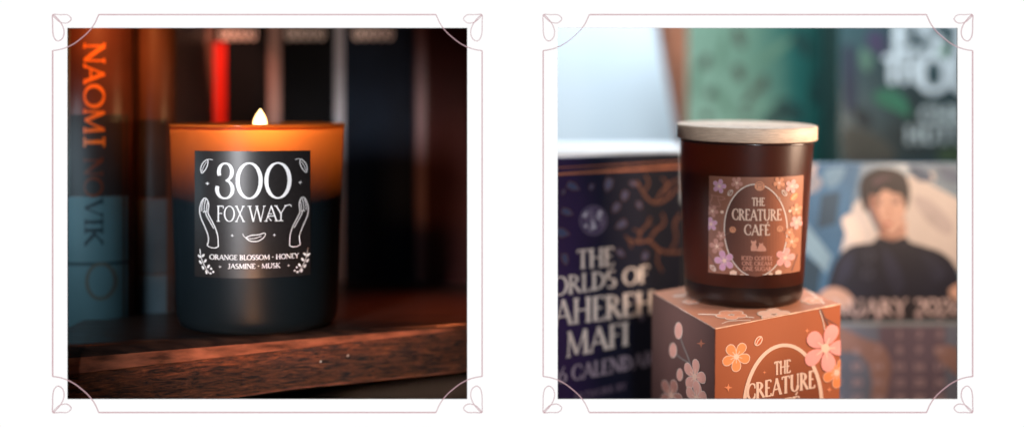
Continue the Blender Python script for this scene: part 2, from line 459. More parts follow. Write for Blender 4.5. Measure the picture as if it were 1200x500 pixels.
def front_pt(px, py, h):
    p0 = nose(.5, 1) - fwd * .012; return hit(px, py, p0, fwd) + fwd * (.004 + h)
for x, y, r_ in ((375.5, 423, 1.1), (407.5, 416, 1.4)):
    A = Art(front_pt); A.fill([(x - r_, y + r_), (x - .2 * r_, y - r_), (x + r_, y - .9 * r_), (x + .7 * r_, y + .8 * r_)]); A.build('paint_chip', chip, shelf)

# lower cabinet panel seen under the shelf
b = MB(); b.box((-6.5, 3.2, -6), (-.12, 3.3, ZS - .75)); b.build('cabinet_back', flatmat('brown_cabinet', (84, 54, 28), .6, var=.3, scale=12), kind='structure')

# --- burning candle
def lathe(b, C, axis, prof, n=96, mi=0, mif=None):
    """prof: (radius, height) list along the axis"""
    ax = axis.normalized(); e1 = V((1, 0, 0)); e2 = ax.cross(e1).normalized(); e1 = e2.cross(ax).normalized()
    rows = []
    for r, h in prof:
        rows.append([C + ax * h + (e1 * math.cos(2 * math.pi * k / n) + e2 * math.sin(2 * math.pi * k / n)) * r for k in range(n)])
    b.grid(rows, mi, smooth=True, closed=True, mif=mif)
class Cyl:
    """surface of a tapering jar: art given in photo pixels is wrapped round it"""
    def __init__(s, C, axis, cx, rfun):
        s.C = C; s.a = axis.normalized(); s.cx = cx; s.rf = rfun
        s.e1 = V((1, 0, 0)); s.e2 = s.a.cross(s.e1).normalized(); s.e1 = s.e2.cross(s.a).normalized()
        s.out = (CAM - C); s.out.z = 0; s.out.normalize()
        s.az = math.atan2(s.out.dot(s.e2), s.out.dot(s.e1))
    def __call__(s, px, py, h):
        rr = rdir(s.cx, py); t = None
        H = (pt(s.cx, py, s.C.y) - s.C).dot(s.a)
        for _ in range(4):
            front = s.C + s.a * H + s.out * s.rf(H)
            n = s.out
            p = CAM + rr * ((front - CAM).dot(n) / rr.dot(n)); H = (p - s.C).dot(s.a)
        r = s.rf(H)
        dist = (front - CAM).length
        mid = s.C + s.a * H
        rp = r / ((D + mid.y) / D) * 100
        q = max(-.98, min(.98, (px - s.cx) / rp))
        for _ in range(6):
            th = s.az + math.asin(q)
            P = mid + (s.e1 * math.cos(th) + s.e2 * math.sin(th)) * r
            q = max(-.98, min(.98, q + (px - (600 + P.x * 100 * D / (D + P.y))) / rp * .9))
        th = s.az + math.asin(q)
        return mid + (s.e1 * math.cos(th) + s.e2 * math.sin(th)) * (r + h)

kL = (D + CL.y) / D / 100
HL = (379 - 146) * kL
prL = [(0, 0), (80, 0), (84, .012), (88, .045), (91, .1), (92.5, .18), (93.2, .3)]
def rL(h): return (93.2 + (100 - 93.2) * max(0, h - .3) / (HL - .3)) * kL
candle = empty('burning_candle', CL, 'burning candle in a black and glowing amber glass jar with black label on the shelf', 'candle')
# smoked glass that lets warm light through
m, N, L = node_mat('smoked_amber_glass')
bs = N['Principled BSDF']; bs.inputs['Base Color'].default_value = (.005, .009, .012, 1); bs.inputs['Roughness'].default_value = .40; bs.inputs['Specular IOR Level'].default_value = .16
tr = N.new('ShaderNodeBsdfTranslucent'); tr.inputs['Color'].default_value = (.95, .29, .075, 1)
mx = N.new('ShaderNodeMixShader'); mx.inputs[0].default_value = .55
tc = N.new('ShaderNodeTexCoord'); no = N.new('ShaderNodeTexNoise'); no.inputs['Scale'].default_value = 900; L.new(tc.outputs['Object'], no.inputs['Vector'])
bp = N.new('ShaderNodeBump'); bp.inputs['Strength'].default_value = .15; bp.inputs['Distance'].default_value = .0003; L.new(no.outputs['Fac'], bp.inputs['Height']); L.new(bp.outputs[0], bs.inputs['Normal'])
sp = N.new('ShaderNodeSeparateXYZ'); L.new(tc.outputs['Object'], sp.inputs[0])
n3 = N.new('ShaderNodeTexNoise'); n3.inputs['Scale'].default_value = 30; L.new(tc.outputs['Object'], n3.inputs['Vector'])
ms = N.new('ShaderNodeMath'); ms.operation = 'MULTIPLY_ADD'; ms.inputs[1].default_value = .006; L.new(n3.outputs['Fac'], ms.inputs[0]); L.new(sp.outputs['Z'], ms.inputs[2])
mo = N.new('ShaderNodeMapRange'); mo.inputs['From Min'].default_value = (HL - 1.0) * S + .003; mo.inputs['From Max'].default_value = (HL - .02) * S + .003  # flame glow fading down the jar is built into the glass by height
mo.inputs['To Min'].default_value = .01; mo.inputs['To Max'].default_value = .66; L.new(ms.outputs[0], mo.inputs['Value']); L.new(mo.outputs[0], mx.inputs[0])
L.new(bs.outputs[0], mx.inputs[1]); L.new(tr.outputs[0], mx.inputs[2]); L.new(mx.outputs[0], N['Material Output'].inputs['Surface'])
jar_glass = m
m, N, L = node_mat('amber_rim_glass')
bs = N['Principled BSDF']; bs.inputs['Base Color'].default_value = (.22, .06, .015, 1); bs.inputs['Roughness'].default_value = .12
tr = N.new('ShaderNodeBsdfTranslucent'); tr.inputs['Color'].default_value = (1, .50, .18, 1); mx = N.new('ShaderNodeMixShader'); mx.inputs[0].default_value = .6
L.new(bs.outputs[0], mx.inputs[1]); L.new(tr.outputs[0], mx.inputs[2]); L.new(mx.outputs[0], N['Material Output'].inputs['Surface'])
rim_glass = m
b = MB()
prof = [(r * kL, h) for r, h in prL]
for i in range(1, 25):
    h = .3 + (HL - .3 - .02) * i / 24; prof.append((rL(h), h))
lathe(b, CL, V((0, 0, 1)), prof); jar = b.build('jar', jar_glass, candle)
b = MB(); rt = rL(HL)
lathe(b, CL, V((0, 0, 1)), [(rt - .001, HL - .022), (rt + .008, HL - .012), (rt + .008, HL + .004), (rt - .002, HL + .014), (rt - .03, HL + .014), (rt - .045, HL), (rt - .045, HL - .05)])
b.build('rim', rim_glass, candle)
HW = (379 - 222) * kL
wax = mat('candle_wax', (.85, .62, .38), .5, var=.04, sss=1., sssr=(1, .35, .12), ssss=.012)
b = MB(); lathe(b, CL, V((0, 0, 1)), [(0, .08), (rL(.2) - .09, .09)] + [(rL(h_) - .06, h_) for h_ in (.3, .8, 1.3, HW - .03)] + [(rL(HW) - .07, HW), (.5, HW - .01), (0, HW - .02)])
b.build('wax', wax, candle)
FC = pt(304.5, 150, 1.32)
b = MB(); lathe(b, V((FC.x, FC.y, CL.z + HW - .03)), V((0, 0, 1)), [(.02, 0), (.018, .2), (.012, FC.z - CL.z - HW + .02), (0, FC.z - CL.z - HW + .03)], 10)
b.build('wick', flatmat('charred_wick', (20, 14, 12), .9), candle)
m, N, L = node_mat('flame')
N.remove(N['Principled BSDF'])
lw = N.new('ShaderNodeLayerWeight'); lw.inputs['Blend'].default_value = .4
cr = N.new('ShaderNodeValToRGB'); e = cr.color_ramp.elements
e[0].position = .0; e[0].color = (1, .84, .44, 1); e[1].position = .8; e[1].color = (1, .20, .015, 1)
q = e.new(.5); q.color = (1, .72, .30, 1)
st_ = N.new('ShaderNodeMapRange'); st_.inputs['From Min'].default_value = 0; st_.inputs['From Max'].default_value = 1; st_.inputs['To Min'].default_value = 1.9; st_.inputs['To Max'].default_value = .5
em = N.new('ShaderNodeEmission'); tp = N.new('ShaderNodeBsdfTransparent'); ad = N.new('ShaderNodeAddShader')
L.new(lw.outputs['Facing'], cr.inputs[0]); L.new(cr.outputs[0], em.inputs['Color']); L.new(lw.outputs['Facing'], st_.inputs[0]); L.new(st_.outputs[0], em.inputs['Strength'])
L.new(em.outputs[0], ad.inputs[0]); L.new(tp.outputs[0], ad.inputs[1]); L.new(ad.outputs[0], N['Material Output'].inputs['Surface'])
b = MB(); fh = .28
prof = [(0, -.03)] + [(.098 * (math.sin(math.pi * min(1, u ** .62)) ** .8) * (1.0 if u < .5 else 1.0), -.03 + fh * u) for u in [k / 16 for k in range(1, 16)]] + [(0, -.03 + fh)]
lathe(b, FC, V((.03, 0, 1)), prof, 24)
b.build('flame', m, candle)

# label
surfL = Cyl(CL, V((0, 0, 1)), 302.5, rL)
lab_black = mat('black_satin_label', (.014, .012, .012), .36, var=.2, scale=500, spec=.6)
A = Art(surfL); rows = []
for i in range(33):
    px = 228.5 + (363.5 - 228.5) * i / 32
    rows.append([surfL(px, 177 + (325.5 - 177) * j / 8, .006) for j in range(9)])
A.grid(rows); 
# paper thickness: edge skirt back to the glass
for i in (0, 32): A.grid([rows[i], [surfL(228.5 + 135 * i / 32, 177 + 148.5 * j / 8, 0) for j in range(9)]])
lab = A.build('label', lab_black, candle)
def offs(surf, o): return lambda px, py, h: surf(px, py, h + o)
sL = offs(surfL, .004)
A = Art(sL, 2.)
text(A, '3', 253.5, 233, 275.5, 233, 42.5, T=.108, t=.045)
text(A, '0', 275.6, 233.2, 308.6, 233.2, 43, T=.108, t=.04)
text(A, '0', 308.8, 233.2, 342.2, 233.2, 43, T=.108, t=.04)
A.build('lettering', white_ink, lab)
A = Art(sL, 2.)
text(A, 'FOX', 254, 259.5, 287.5, 259.5, 18.5, T=.085, t=.05)
text(A, 'W', 291, 259.5, 311.5, 259.5, 18.5, T=.085, t=.05)
text(A, 'A', 310, 259.5, 325.5, 259.5, 18.5, T=.085, t=.05)
text(A, 'Y', 321.5, 259.5, 336.5, 259.5, 18.5, T=.085, t=.05)
A.path(catmull([(333, 243.5), (336, 241.2), (340, 241.0), (341, 243)], 4), .9, 3.6)
A.path(catmull([(318, 259), (314, 254), (315, 250.5), (318.5, 251)], 4), .9, 3.6)
A.build('lettering', white_ink, lab)
A = Art(sL, 2.); text(A, 'ORANGE BLOSSOM · HONEY', 246, 304, 350, 304, 5.6, T=.19, t=.10); A.build('lettering', white_ink, lab)
A = Art(sL, 2.); text(A, 'JASMINE · MUSK', 267.4, 314.2, 328.2, 314.2, 5.6, T=.19, t=.10); A.build('lettering', white_ink, lab)
def zp(p): return (225 + p[0] / 3.2276, 175 + p[1] / 3.2276)
def zm(p): return (225 + (469 - p[0]) / 3.2276, 175 + p[1] / 3.2276)
hand = [(60, 366), (64, 335), (52, 298), (36, 262), (31, 232), (36, 205), (44, 190), (52, 186), (60, 193), (65, 212), (62, 240), (72, 262), (90, 298), (99, 330), (101, 368)]
for f in (zp, zm):
    A = Art(sL, 2.)
    A.path([f(p) for p in catmull(hand, 4)] , 1.05, 3)
    A.path([f(p) for p in catmull([(60, 366), (72, 372), (88, 373), (101, 368)], 4)], 1.0, 3.1)
    A.path([f(p) for p in catmull([(46, 192), (40, 212), (39, 236)], 4)], .75, 3.2)
    A.path([f(p) for p in catmull([(54, 190), (49, 212), (48, 236)], 4)], .75, 3.3)
    A.path([f(p) for p in catmull([(61, 200), (57, 220), (56, 240)], 4)], .75, 3.4)
    A.path([f(p) for p in catmull([(44, 240), (52, 236), (57, 252), (76, 286), (84, 300)], 4)], .9, 3.5)
    A.build('hand_drawing', white_ink, lab)
    A = Art(sL, 2.)
    A.path([f(p) for p in catmull([(38, 92), (35, 74), (42, 54), (58, 40), (62, 50), (56, 72), (40, 92)], 5)], .95, 3)
    A.path([f(p) for p in catmull([(58, 40), (68, 38), (80, 40)], 4)], .6, 3.1)
    A.path([f(p) for p in catmull([(40, 84), (46, 66), (57, 48)], 4)], .6, 3.2)
    A.build('feather_drawing', white_ink, lab)
    A = Art(sL, 2.)
    A.path([f(p) for p in catmull([(32, 380), (36, 410), (48, 440), (66, 470)], 4)], .8, 3)
    for i, (x, y, a) in enumerate(((30, 408, 1.2), (44, 404, -1.1), (34, 430, .9), (52, 424, -.9), (44, 450, .7), (64, 444, -.8), (56, 466, .4))):
        c = f((x, y)); sgn = 1 if f is zp else -1
        A.ell(c[0], c[1], 2.4, 1.2, (1.5707 - a * .7) * sgn, 3.1 + .05 * i)
    for x, y in ((74, 452), (82, 464), (72, 470)):
        c = f((x, y)); A.ell(c[0], c[1], 1.2, 1.2, 0, 3.6)
    A.build('leaf_sprig', white_ink, lab)
A = Art(sL, 2.)
A.path([zp(p) for p in catmull([(203, 333), (225, 324), (252, 322), (272, 316), (278, 322), (268, 336), (246, 347), (220, 345), (203, 333)], 4)], .95, 3)
A.path([zp(p) for p in catmull([(192, 318), (202, 332), (230, 337), (262, 328)], 4)], .6, 3.2)
A.build('feather_drawing', white_ink, lab)
for x, y, r_ in ((243.6, 215.3, 2.6), (351.4, 214.9, 2.6), (272.4, 275.7, 2.1), (321.4, 275.7, 2.1), (258.2, 312.5, 1.9), (337.8, 312.2, 1.9)):
    A = Art(sL); A.star(x, y, r_, 3, thin=.25); A.build('star', white_ink, lab)

# --- books on the shelf
class Spine:
    """rounded book spine between two pixel columns, at depth d, bulging by bl"""
    def __init__(s, x0, x1, d, bl): s.x0, s.x1, s.d, s.bl = x0, x1, d, bl
    def __call__(s, px, py, h):
        t = (px - s.x0) / (s.x1 - s.x0) * 2 - 1; t = max(-1, min(1, t))
        y = s.d - s.bl * math.sqrt(max(0, 1 - t * t * .96))
        p = pt(px, py, s.d); return V((p.x, y - h, p.z))
def book(name, label, x0, x1, d, top, cover, bl=.12, depth=2.4, pages=True, group='books standing on the dark shelf', zbase=None):
    zb = ZS + .003 if zbase is None else zbase
    P0 = pt(x0, 300, d); P1 = pt(x1, 300, d); zt = pt(300, top, d).z
    root = empty(name, V(((P0.x + P1.x) / 2, d, zb)), label, 'book', group)
    b = MB(); n = 16; rows = []
    for i in range(n + 1):
        t = -1 + 2 * i / n; x = P0.x + (P1.x - P0.x) * i / n; y = d - bl * math.sqrt(max(0, 1 - t * t * .96))
        rows.append([(x, y, zb + (zt - zb) * k / 10) for k in range(11)])
    b.grid(rows)
    sp_ = b.build('spine', cover, root)
    b = MB(); th = .05
    b.box((P0.x, d - .0, zb), (P0.x + th, d + depth, zt)); b.build('cover_board', cover, root)
    b = MB(); b.box((P1.x - th, d - .0, zb), (P1.x, d + depth, zt)); b.build('cover_board', cover, root)
    b = MB(); b.box((P0.x + th + .002, d + .03, zb + .06), (P1.x - th - .002, d + depth - .08, zt - .06)); b.build('page_block', flatmat('book_pages', (190, 175, 150), .8, scale=300, stretch=(8, 1, 1)), root)
    return root, sp_, Spine(x0, x1, d, bl)
def stripe(name, sf_, px0, px1, py0, py1, m_, parent, L=0, step=6):
    A = Art(sf_); rows = []
    n = max(2, int((px1 - px0) / step))
    for i in range(n + 1):
        px = px0 + (px1 - px0) * i / n
        rows.append([sf_(px, py0 + (py1 - py0) * j / 6, .003 + .0009 * L) for j in range(7)])
    A.grid(rows); return A.build(name, m_, parent)

zb_ = (pt(300, 374, 2.4).z)
cA = mat('brown_grey_jacket', srgb(84, 48, 38), .38, var=.55, scale=22, coat=.3)
rA, spA, sfA = book('hardcover_book', 'thick teal and brown hardcover with orange author name down its spine, far left of shelf', 60, 157, 2.75, -20, cA, .42)
teal_pale = mat('pale_teal_jacket', srgb(92, 122, 128), .5, var=.15, scale=20)
stripe('jacket_panel', sfA, 66, 154, 228, 378, teal_pale, spA)
stripe('jacket_band', sfA, 66, 154, 303, 307, mat('dark_teal_print', srgb(50, 72, 78), .5), spA, 1)
stripe('jacket_panel', sfA, 66, 154, 134, 227, mat('dark_jacket_print', srgb(44, 40, 40), .45, var=.6, scale=25), spA)
stripe('jacket_edge', sfA, 66, 93, 36, 226, mat('grey_green_print', srgb(96, 104, 100), .5, var=.4, scale=40), spA, 1)
oink = mat('orange_foil', srgb(226, 124, 40), .35, var=.12, spec=.7)
dink = mat('dark_foil', srgb(38, 52, 60), .45)
def vtext(surf, s, x, segs, cap, m_, parent, T=.2, t=.1):
    A = Art(surf, 3.)
    for ch, (y0, y1) in zip(s, segs):
        text(A, ch, x, y0, x, y1, cap, T=T, t=t, vert=(1, 0), L=4)
    return A.build('lettering', m_, parent)
vtext(sfA, 'NAOMI', 110, ((52, 76), (76, 99), (99, 127), (127, 156), (158, 173)), 22, oink, spA)
vtext(sfA, 'NO', 110, ((183, 205), (205, 229)), 20, mat('shaded_orange_foil', srgb(104, 48, 26), .4), spA)  # darker copy of the orange foil where light on the spine fades
vtext(sfA, 'VIK', 111, ((230, 252), (252, 262), (262, 285)), 19, dink, spA)
A = Art(sfA); A.path([(128 + 15 * math.cos(a), 325 + 20 * math.sin(a)) for a in [2 * math.pi * k / 24 for k in range(24)]], 4, 2, 0, True); A.build('emblem', mat('brown_emblem', srgb(96, 92, 84), .5), spA)

cB = mat('brown_print_jacket', srgb(96, 62, 48), .42, var=.4, scale=14, coat=.2)
rB, spB, sfB = book('hardcover_book', 'brown and grey blue hardcover just left of the burning candle', 160, 206, 3.1, -20, cB, .22)
stripe('jacket_panel', sfB, 162, 204, 232, 318, mat('slate_print', srgb(84, 96, 104), .5, var=.2), spB)
stripe('jacket_panel', sfB, 162, 204, 320, 368, mat('blue_grey_print', srgb(112, 126, 134), .5, var=.2), spB)
stripe('jacket_panel', sfB, 162, 204, 140, 230, mat('dark_jacket_print', srgb(52, 44, 42)), spB)

black = mat('black_jacket', (.003, .0027, .003), .8, spec=.12, var=.3)
navy = mat('navy_jacket', (.003, .006, .012), .8, spec=.15, var=.3)
maroon = mat('maroon_jacket', (.03, .005, .003), .8, spec=.15, var=.4, scale=12)
grey_strip = mat('pale_grey_lit_edge', srgb(196, 190, 184), .55)  # grey, brown and rust strips stand in for lit page edges and hinges
specs = [('black spined book with pale grey and red stripe directly behind the flame', 229, 311, 6.3, black, [(231, 251, grey_strip), (250, 266, mat('red_strip', srgb(205, 30, 10), .4))], (258, 302)),  # plain red strip beside the pale one
         ('black spined book with narrow brown stripe right of the flame', 312, 390, 6.4, black, [(314, 330, mat('brown_grey_lit_edge', srgb(168, 128, 114), .55))], (335, 382)),
         ('navy black book with thin grey stripe behind the right rim of the burning candle', 391, 484, 6.3, navy, [(392, 404, mat('cool_grey_lit_edge', srgb(150, 144, 146), .55))], (414, 462)),
         ('dark maroon book at the right end of the shelf', 485, 575, 6.2, maroon, [(487, 500, mat('rust_lit_edge', srgb(74, 26, 22), .55))], None)]
blob = mat('pale_title_foil', srgb(222, 196, 180), .5)
for lb, x0, x1, d, cm, strips, tt in specs:
    r_, s_, f_ = book('hardcover_book', lb, x0, x1, d, -30, cm, .06)
    for a_, b_, mm in strips: stripe('spine_stripe', f_, a_, b_, (50 if 'red' in mm.name else -20), 330, mm, s_, 0, 4)
    if tt:
        A = Art(f_, 3.)
        w_ = (tt[1] - tt[0]) / 5
        for k in range(5):
            A.path([(tt[0] + w_ * (k + .5) + w_ * .34 * math.cos(a), 40 + 6.5 * math.sin(a)) for a in [2 * math.pi * j / 14 for j in range(14)]], 3.6 - .3 * k, 3, 0, True)
        A.build('title_mark', blob, s_)

# ================================================================== RIGHT RECESS
pale = mat('pale_blue_wall', srgb(196, 208, 216), .8, var=.03, scale=5)
b = MB(); b.box((.1, 17, -9), (14, 17.2, 9)); b.build('back_wall', pale, kind='structure')
TAU = R(2.5)
UP = V((0, -math.sin(TAU), math.cos(TAU)))
CR = pt(871, 349.5, 1.95)
CR_plane = CR.copy()
def top(px, py, h=0): return hit(px, py, CR_plane, UP) + UP * h
# --- printed box
BH = 2.3
pA, pB_, pC = top(838, 385), top(985, 356), top(764, 342)
pD = pB_ + (pC - pA)
box_org = (pA + pD) / 2 - UP * BH
boxo = empty('printed_box', box_org, 'orange brown printed carton with cherry blossoms and coffee beans under the lidded candle', 'box')
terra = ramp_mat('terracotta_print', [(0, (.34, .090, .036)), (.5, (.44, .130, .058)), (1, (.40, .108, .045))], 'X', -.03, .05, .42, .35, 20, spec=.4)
brown_side = mat('shaded_side_print', (.15, .075, .062), .5, var=.18, scale=12)  # shade of the faces turned from the key, put into the colour
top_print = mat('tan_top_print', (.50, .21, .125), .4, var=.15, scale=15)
cream = mat('cream_print', srgb(236, 196, 172), .5, var=.04)
rosew = mat('pink_petal_print', srgb(250, 160, 150), .5, var=.08, scale=90)
orp = mat('orange_petal_print', srgb(238, 138, 82), .5, var=.08, scale=90)
dkp = mat('dusky_petal_print', srgb(188, 132, 116), .5, var=.12, scale=90)
lilac = mat('lilac_petal_print', srgb(206, 150, 176), .5, var=.06, scale=90)
brn = mat('brown_branch_print', srgb(118, 78, 66), .5)
tanp = mat('tan_petal_print', srgb(210, 140, 104), .5, var=.1, scale=90)
starm = mat('peach_star_print', srgb(232, 140, 96), .5)
lite = mat('pale_outline_print', srgb(226, 206, 192), .5, var=.05)
dn = -UP * BH
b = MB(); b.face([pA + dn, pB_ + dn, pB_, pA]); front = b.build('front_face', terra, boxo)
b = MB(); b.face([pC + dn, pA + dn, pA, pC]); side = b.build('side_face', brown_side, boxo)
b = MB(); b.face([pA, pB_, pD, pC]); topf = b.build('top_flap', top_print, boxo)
b = MB(); b.face([pB_ + dn, pD + dn, pD, pB_]); b.face([pD + dn, pC + dn, pC, pD]); b.face([pA + dn, pC + dn, pD + dn, pB_ + dn]); b.build('back_faces', brown_side, boxo)
# worn pale creases along the edges
def crease(p, q, r_=.008):
    b = MB(); ax = (q - p); L_ = ax.length; ax.normalize(); e1 = ax.orthogonal().normalized(); e2 = ax.cross(e1)
    rows = []
    for k in range(25):
        c = p.lerp(q, k / 24); rr = r_ * (.55 + .9 * random.random())
        rows.append([c + (e1 * math.cos(a) + e2 * math.sin(a)) * rr for a in [2 * math.pi * j / 8 for j in range(8)]])
    b.grid(rows, closed=True); return b
crm = mat('worn_card_crease', srgb(226, 180, 150), .6, var=.2, scale=200)
crease(pA, pB_, .009).build('crease', crm, boxo); crease(pC, pA, .008).build('crease', mat('grey_card_crease', srgb(170, 140, 124), .6, var=.3, scale=200), boxo)
crease(pA, pA + dn, .007).build('crease', mat('brown_card_crease', srgb(120, 62, 42), .6, var=.3, scale=200), boxo)
nF = (pB_ - pA).cross(UP).normalized();  nF = nF if nF.dot(CAM - pA) > 0 else -nF
nS = (pC - pA).cross(UP).normalized(); nS = nS if nS.dot(CAM - pA) > 0 else -nS
sF = lambda px, py, h: hit(px, py, pA, nF) + nF * h
sS = lambda px, py, h: hit(px, py, pA, nS) + nS * h
sT = lambda px, py, h: hit(px, py, pA, UP) + UP * h
CLIPS[id(sF)] = [(838.6, 385.4), (984.4, 356.6), (984.4, 600), (838.6, 600)]
CLIPS[id(sS)] = [(764.6, 343), (837.4, 385.4), (837.4, 600), (764.6, 600)]
_pd = lambda P: (600 + (P.x) * 100 * D / (D + P.y), EYE - (P.z - ZE) * 100 * D / (D + P.y))
CLIPS[id(sT)] = [(765, 342.2), (_pd(pD)[0], _pd(pD)[1] + .3), (984, 356), (838, 384.3)]
SL = -.2                                          # slope of the front face rows in the picture
oval_in = ramp_mat('oval_panel_print', [(0, (.18, .045, .020)), (.35, (.26, .065, .026)), (1, (.46, .13, .05))], 'Z', .03, .09, .5, .25, 25)
A = Art(sF); cx, cy, rx, ry = 917, 477, 45.5, 73
ov = [(cx + rx * math.cos(a) * 1.0, cy + ry * math.sin(a) + SL * .45 * rx * math.cos(a)) for a in [2 * math.pi * k / 64 for k in range(64)]]
A.fill(ov, 0); A.build('oval_panel', oval_in, front)
A = Art(sF); A.path(ov, 4.2, 2, 0, True); A.build('oval_border', cream, front)
A = Art(sF); text(A, 'THE', 907, 438.8, 926, 435.8, 15.2, T=.2, t=.1, vert=(.0, -1), L=4); A.build('lettering', cream, front)
A = Art(sF); text(A, 'CREATURE', 874.5, 468.5, 955, 453.5, 18.5, 20.5, T=.19, t=.085, L=4); A.build('lettering', cream, front)
A = Art(sF); text(A, 'CAFÉ', 893, 490, 937, 482, 19, 19, T=.19, t=.085, L=4); A.build('lettering', cream, front)
def bl(surf, x, y, r_, rot, mis, parent, sq=1., L=0, outline=.9, shear=0.):
    A = Art(surf); A.blossom(x, y, r_, rot, sq, L, (0, 1, 2), outline, shear); return A.build('blossom', mis, parent)
bl(sF, 862.5, 417.5, 17, -.95, [cream, orp, cream], front, .95, 0, 1.6, -.12)
bl(sF, 980, 436, 18, .3, [cream, orp, cream], front, .9, 3, 1.0, -.12)
A = Art(sF)
A.path(catmull([(961, 361.5), (967, 374), (972, 383), (979, 391)], 4), 2.0, 3.0, 0); A.path([(966, 372), (981, 381)], 1.2, 3.2, 0); A.path(catmull([(960, 363), (964, 375), (966, 386)], 4), .9, 3.4, 1)
A.build('branch', [brn, lite], front)
bl(sF, 966.5, 407.5, 28, -1.15, [rosew, rosew, cream], front, .93, 6, 0.8, -.15)
def bean(surf, x, y, r_, ang, parent, mm):
    A = Art(surf); A.ell(x, y, r_, r_ * .62, ang, 3, 0); A.ell(x, y, r_ * .82, r_ * .45, ang, 3.4, 1)
    c, s_ = math.cos(ang), math.sin(ang)
    A.path([(x - r_ * .8 * c, y - r_ * .8 * s_), (x + r_ * .1 * s_, y - .1 * r_ * c), (x + r_ * .8 * c, y + r_ * .8 * s_)], max(.35, r_ * .16), 3.8, 0)
    A.build('coffee_bean', mm, parent)
bean(sF, 888.5, 399, 6.5, -1.0, front, [cream, mat('bean_print', srgb(200, 96, 52), .5)])
for x, y, r_ in ((853, 453.5, 5), (945.5, 387, 3), (895.5, 435.7, 2.2), (971.5, 456, 3.4)):
    A = Art(sF); A.star(x, y, r_, 3, thin=.34); A.build('star', starm, front)
# left face of the box
A = Art(sS)
A.path(catmull([(797, 393), (801, 405), (806, 417), (811, 432)], 4), 1.7, 0, 0); A.path(catmull([(791, 413), (798, 419), (808, 425)], 4), 1.7, .4, 0)
A.build('branch', mat('grey_branch_print', srgb(128, 118, 112), .5), side)
dk2 = mat('muted_petal_print', srgb(226, 166, 148), .5, var=.1, scale=90)
for x, y, rx_, ry_ in ((795.5, 387, 4.2, 9.5), (789, 410, 4, 8.5), (797, 438.5, 3.2, 7)):
    A = Art(sS); A.ell(x, y, rx_ + .6, ry_ + .6, 0, 1, 0); A.ell(x, y, rx_, ry_, .05, 1.5, 1); A.build('bud', [lite, dk2], side)
bl(sS, 814.5, 441, 21, -1.4, [lite, dk2, cream], side, .62, 2, 1.2, .35)
bl(sS, 817, 466, 20, -1.6, [lite, dk2, cream], side, .62, 5, 1.2, .35)
bl(sS, 787, 463, 20, -1.2, [lite, dkp, cream], side, .66, 2, 1.2, .35)
for x, y, r_ in ((822, 402, 5.5),):
    A = Art(sS); A.star(x, y, r_, 1, thin=.3); A.build('star', mat('shaded_star_print', srgb(176, 110, 84), .5), side)  # star colour darkened to carry the shade of this face
# top flap print
A = Art(sT)
for p, w_ in (([(818, 368), (838, 368.5), (860, 370), (884, 372)], 1.1), ([(944, 338), (953, 345), (966, 356)], 1.6), ([(950, 336), (958, 343), (972, 351)], .8), ([(846, 379), (856, 376), (880, 375)], .8), ([(789, 347), (796, 346.6), (803, 346)], 1.3), ([(820, 353), (832, 351), (842, 351)], 1.0)):
    A = Art(sT); A.path(catmull(p, 4), w_, 0); A.build('branch', lite, topf)
def flatblossom(x, y, rx_, ry_, rot, parent, mi_):
    A = Art(sT)
    for lay, gr, m_ in ((0, 1.3, 0), (1, 0, 1)):
        for k in range(5):
            a = rot + k * 2 * math.pi / 5
            px_ = x + rx_ * .6 * math.cos(a); py_ = y + ry_ * .6 * math.sin(a)
            A.ell(px_, py_, rx_ * .4 + gr, ry_ * .42 + gr * .5, 0, 1 + lay + .1 * k, m_)
    A.build('blossom', mi_, parent)
flatblossom(857, 369, 18, 5.2, .3, topf, [lite, mat('top_petal_print', srgb(224, 158, 128), .5)])
flatblossom(907, 368.5, 19, 6.5, .9, topf, [lite, mat('white_pink_print', srgb(240, 196, 176), .5)])
flatblossom(810, 353.5, 9, 2.4, .5, topf, [lite, mat('top_petal_print', srgb(224, 158, 128), .5)])
flatblossom(952, 352.5, 12, 3.4, .5, topf, [lite, mat('top_petal_print', srgb(224, 158, 128), .5)])

# table under the box and calendars
b = MB(); tz = (pA + dn)
q0 = tz - UP * .004
def onT(x, y): return V((x, y, q0.z - (UP.y * (y - q0.y)) / UP.z))
t8 = [onT(.3, .1), onT(12, .1), onT(12, 16.5), onT(.3, 16.5)]
b.hexa([t8[0] - V((0, 0, .3)), t8[1] - V((0, 0, .3)), t8[1], t8[0], t8[3] - V((0, 0, .3)), t8[2] - V((0, 0, .3)), t8[2], t8[3]])
b.build('table_top', flatmat('dark_table', (60, 46, 40), .5), kind='structure')
def tabz(x, y): return onT(x, y).z + .004

# --- lidded candle
kR = (D + CR.y) / D / 100
HR = (349.5 - 163) * kR / math.cos(TAU)
def rR(h): return (68.5 + (77 - 68.5) * max(0, min(1, (h - .2) / (HR - .2)))) * kR
AX = (UP + V((.012, 0, 0))).normalized()
cand2 = empty('lidded_candle', CR, 'unlit brown amber glass candle with pale wooden lid and floral label on the printed carton', 'candle')
m, N, L = node_mat('dark_amber_glass')
bs = N['Principled BSDF']; bs.inputs['Roughness'].default_value = .36; bs.inputs['Coat Weight'].default_value = .25; bs.inputs['Coat Roughness'].default_value = .3
bs.inputs['Base Color'].default_value = (.048, .014, .007, 1); bs.inputs['Specular IOR Level'].default_value = .35
tr = N.new('ShaderNodeBsdfTranslucent'); tr.inputs['Color'].default_value = (.62, .17, .05, 1)
mx = N.new('ShaderNodeMixShader'); mx.inputs[0].default_value = .35
L.new(bs.outputs[0], mx.inputs[1]); L.new(tr.outputs[0], mx.inputs[2]); L.new(mx.outputs[0], N['Material Output'].inputs['Surface'])
amb = m
base_glass = mat('thick_dark_base_glass', (.012, .004, .003), .3, var=.1)
b = MB()
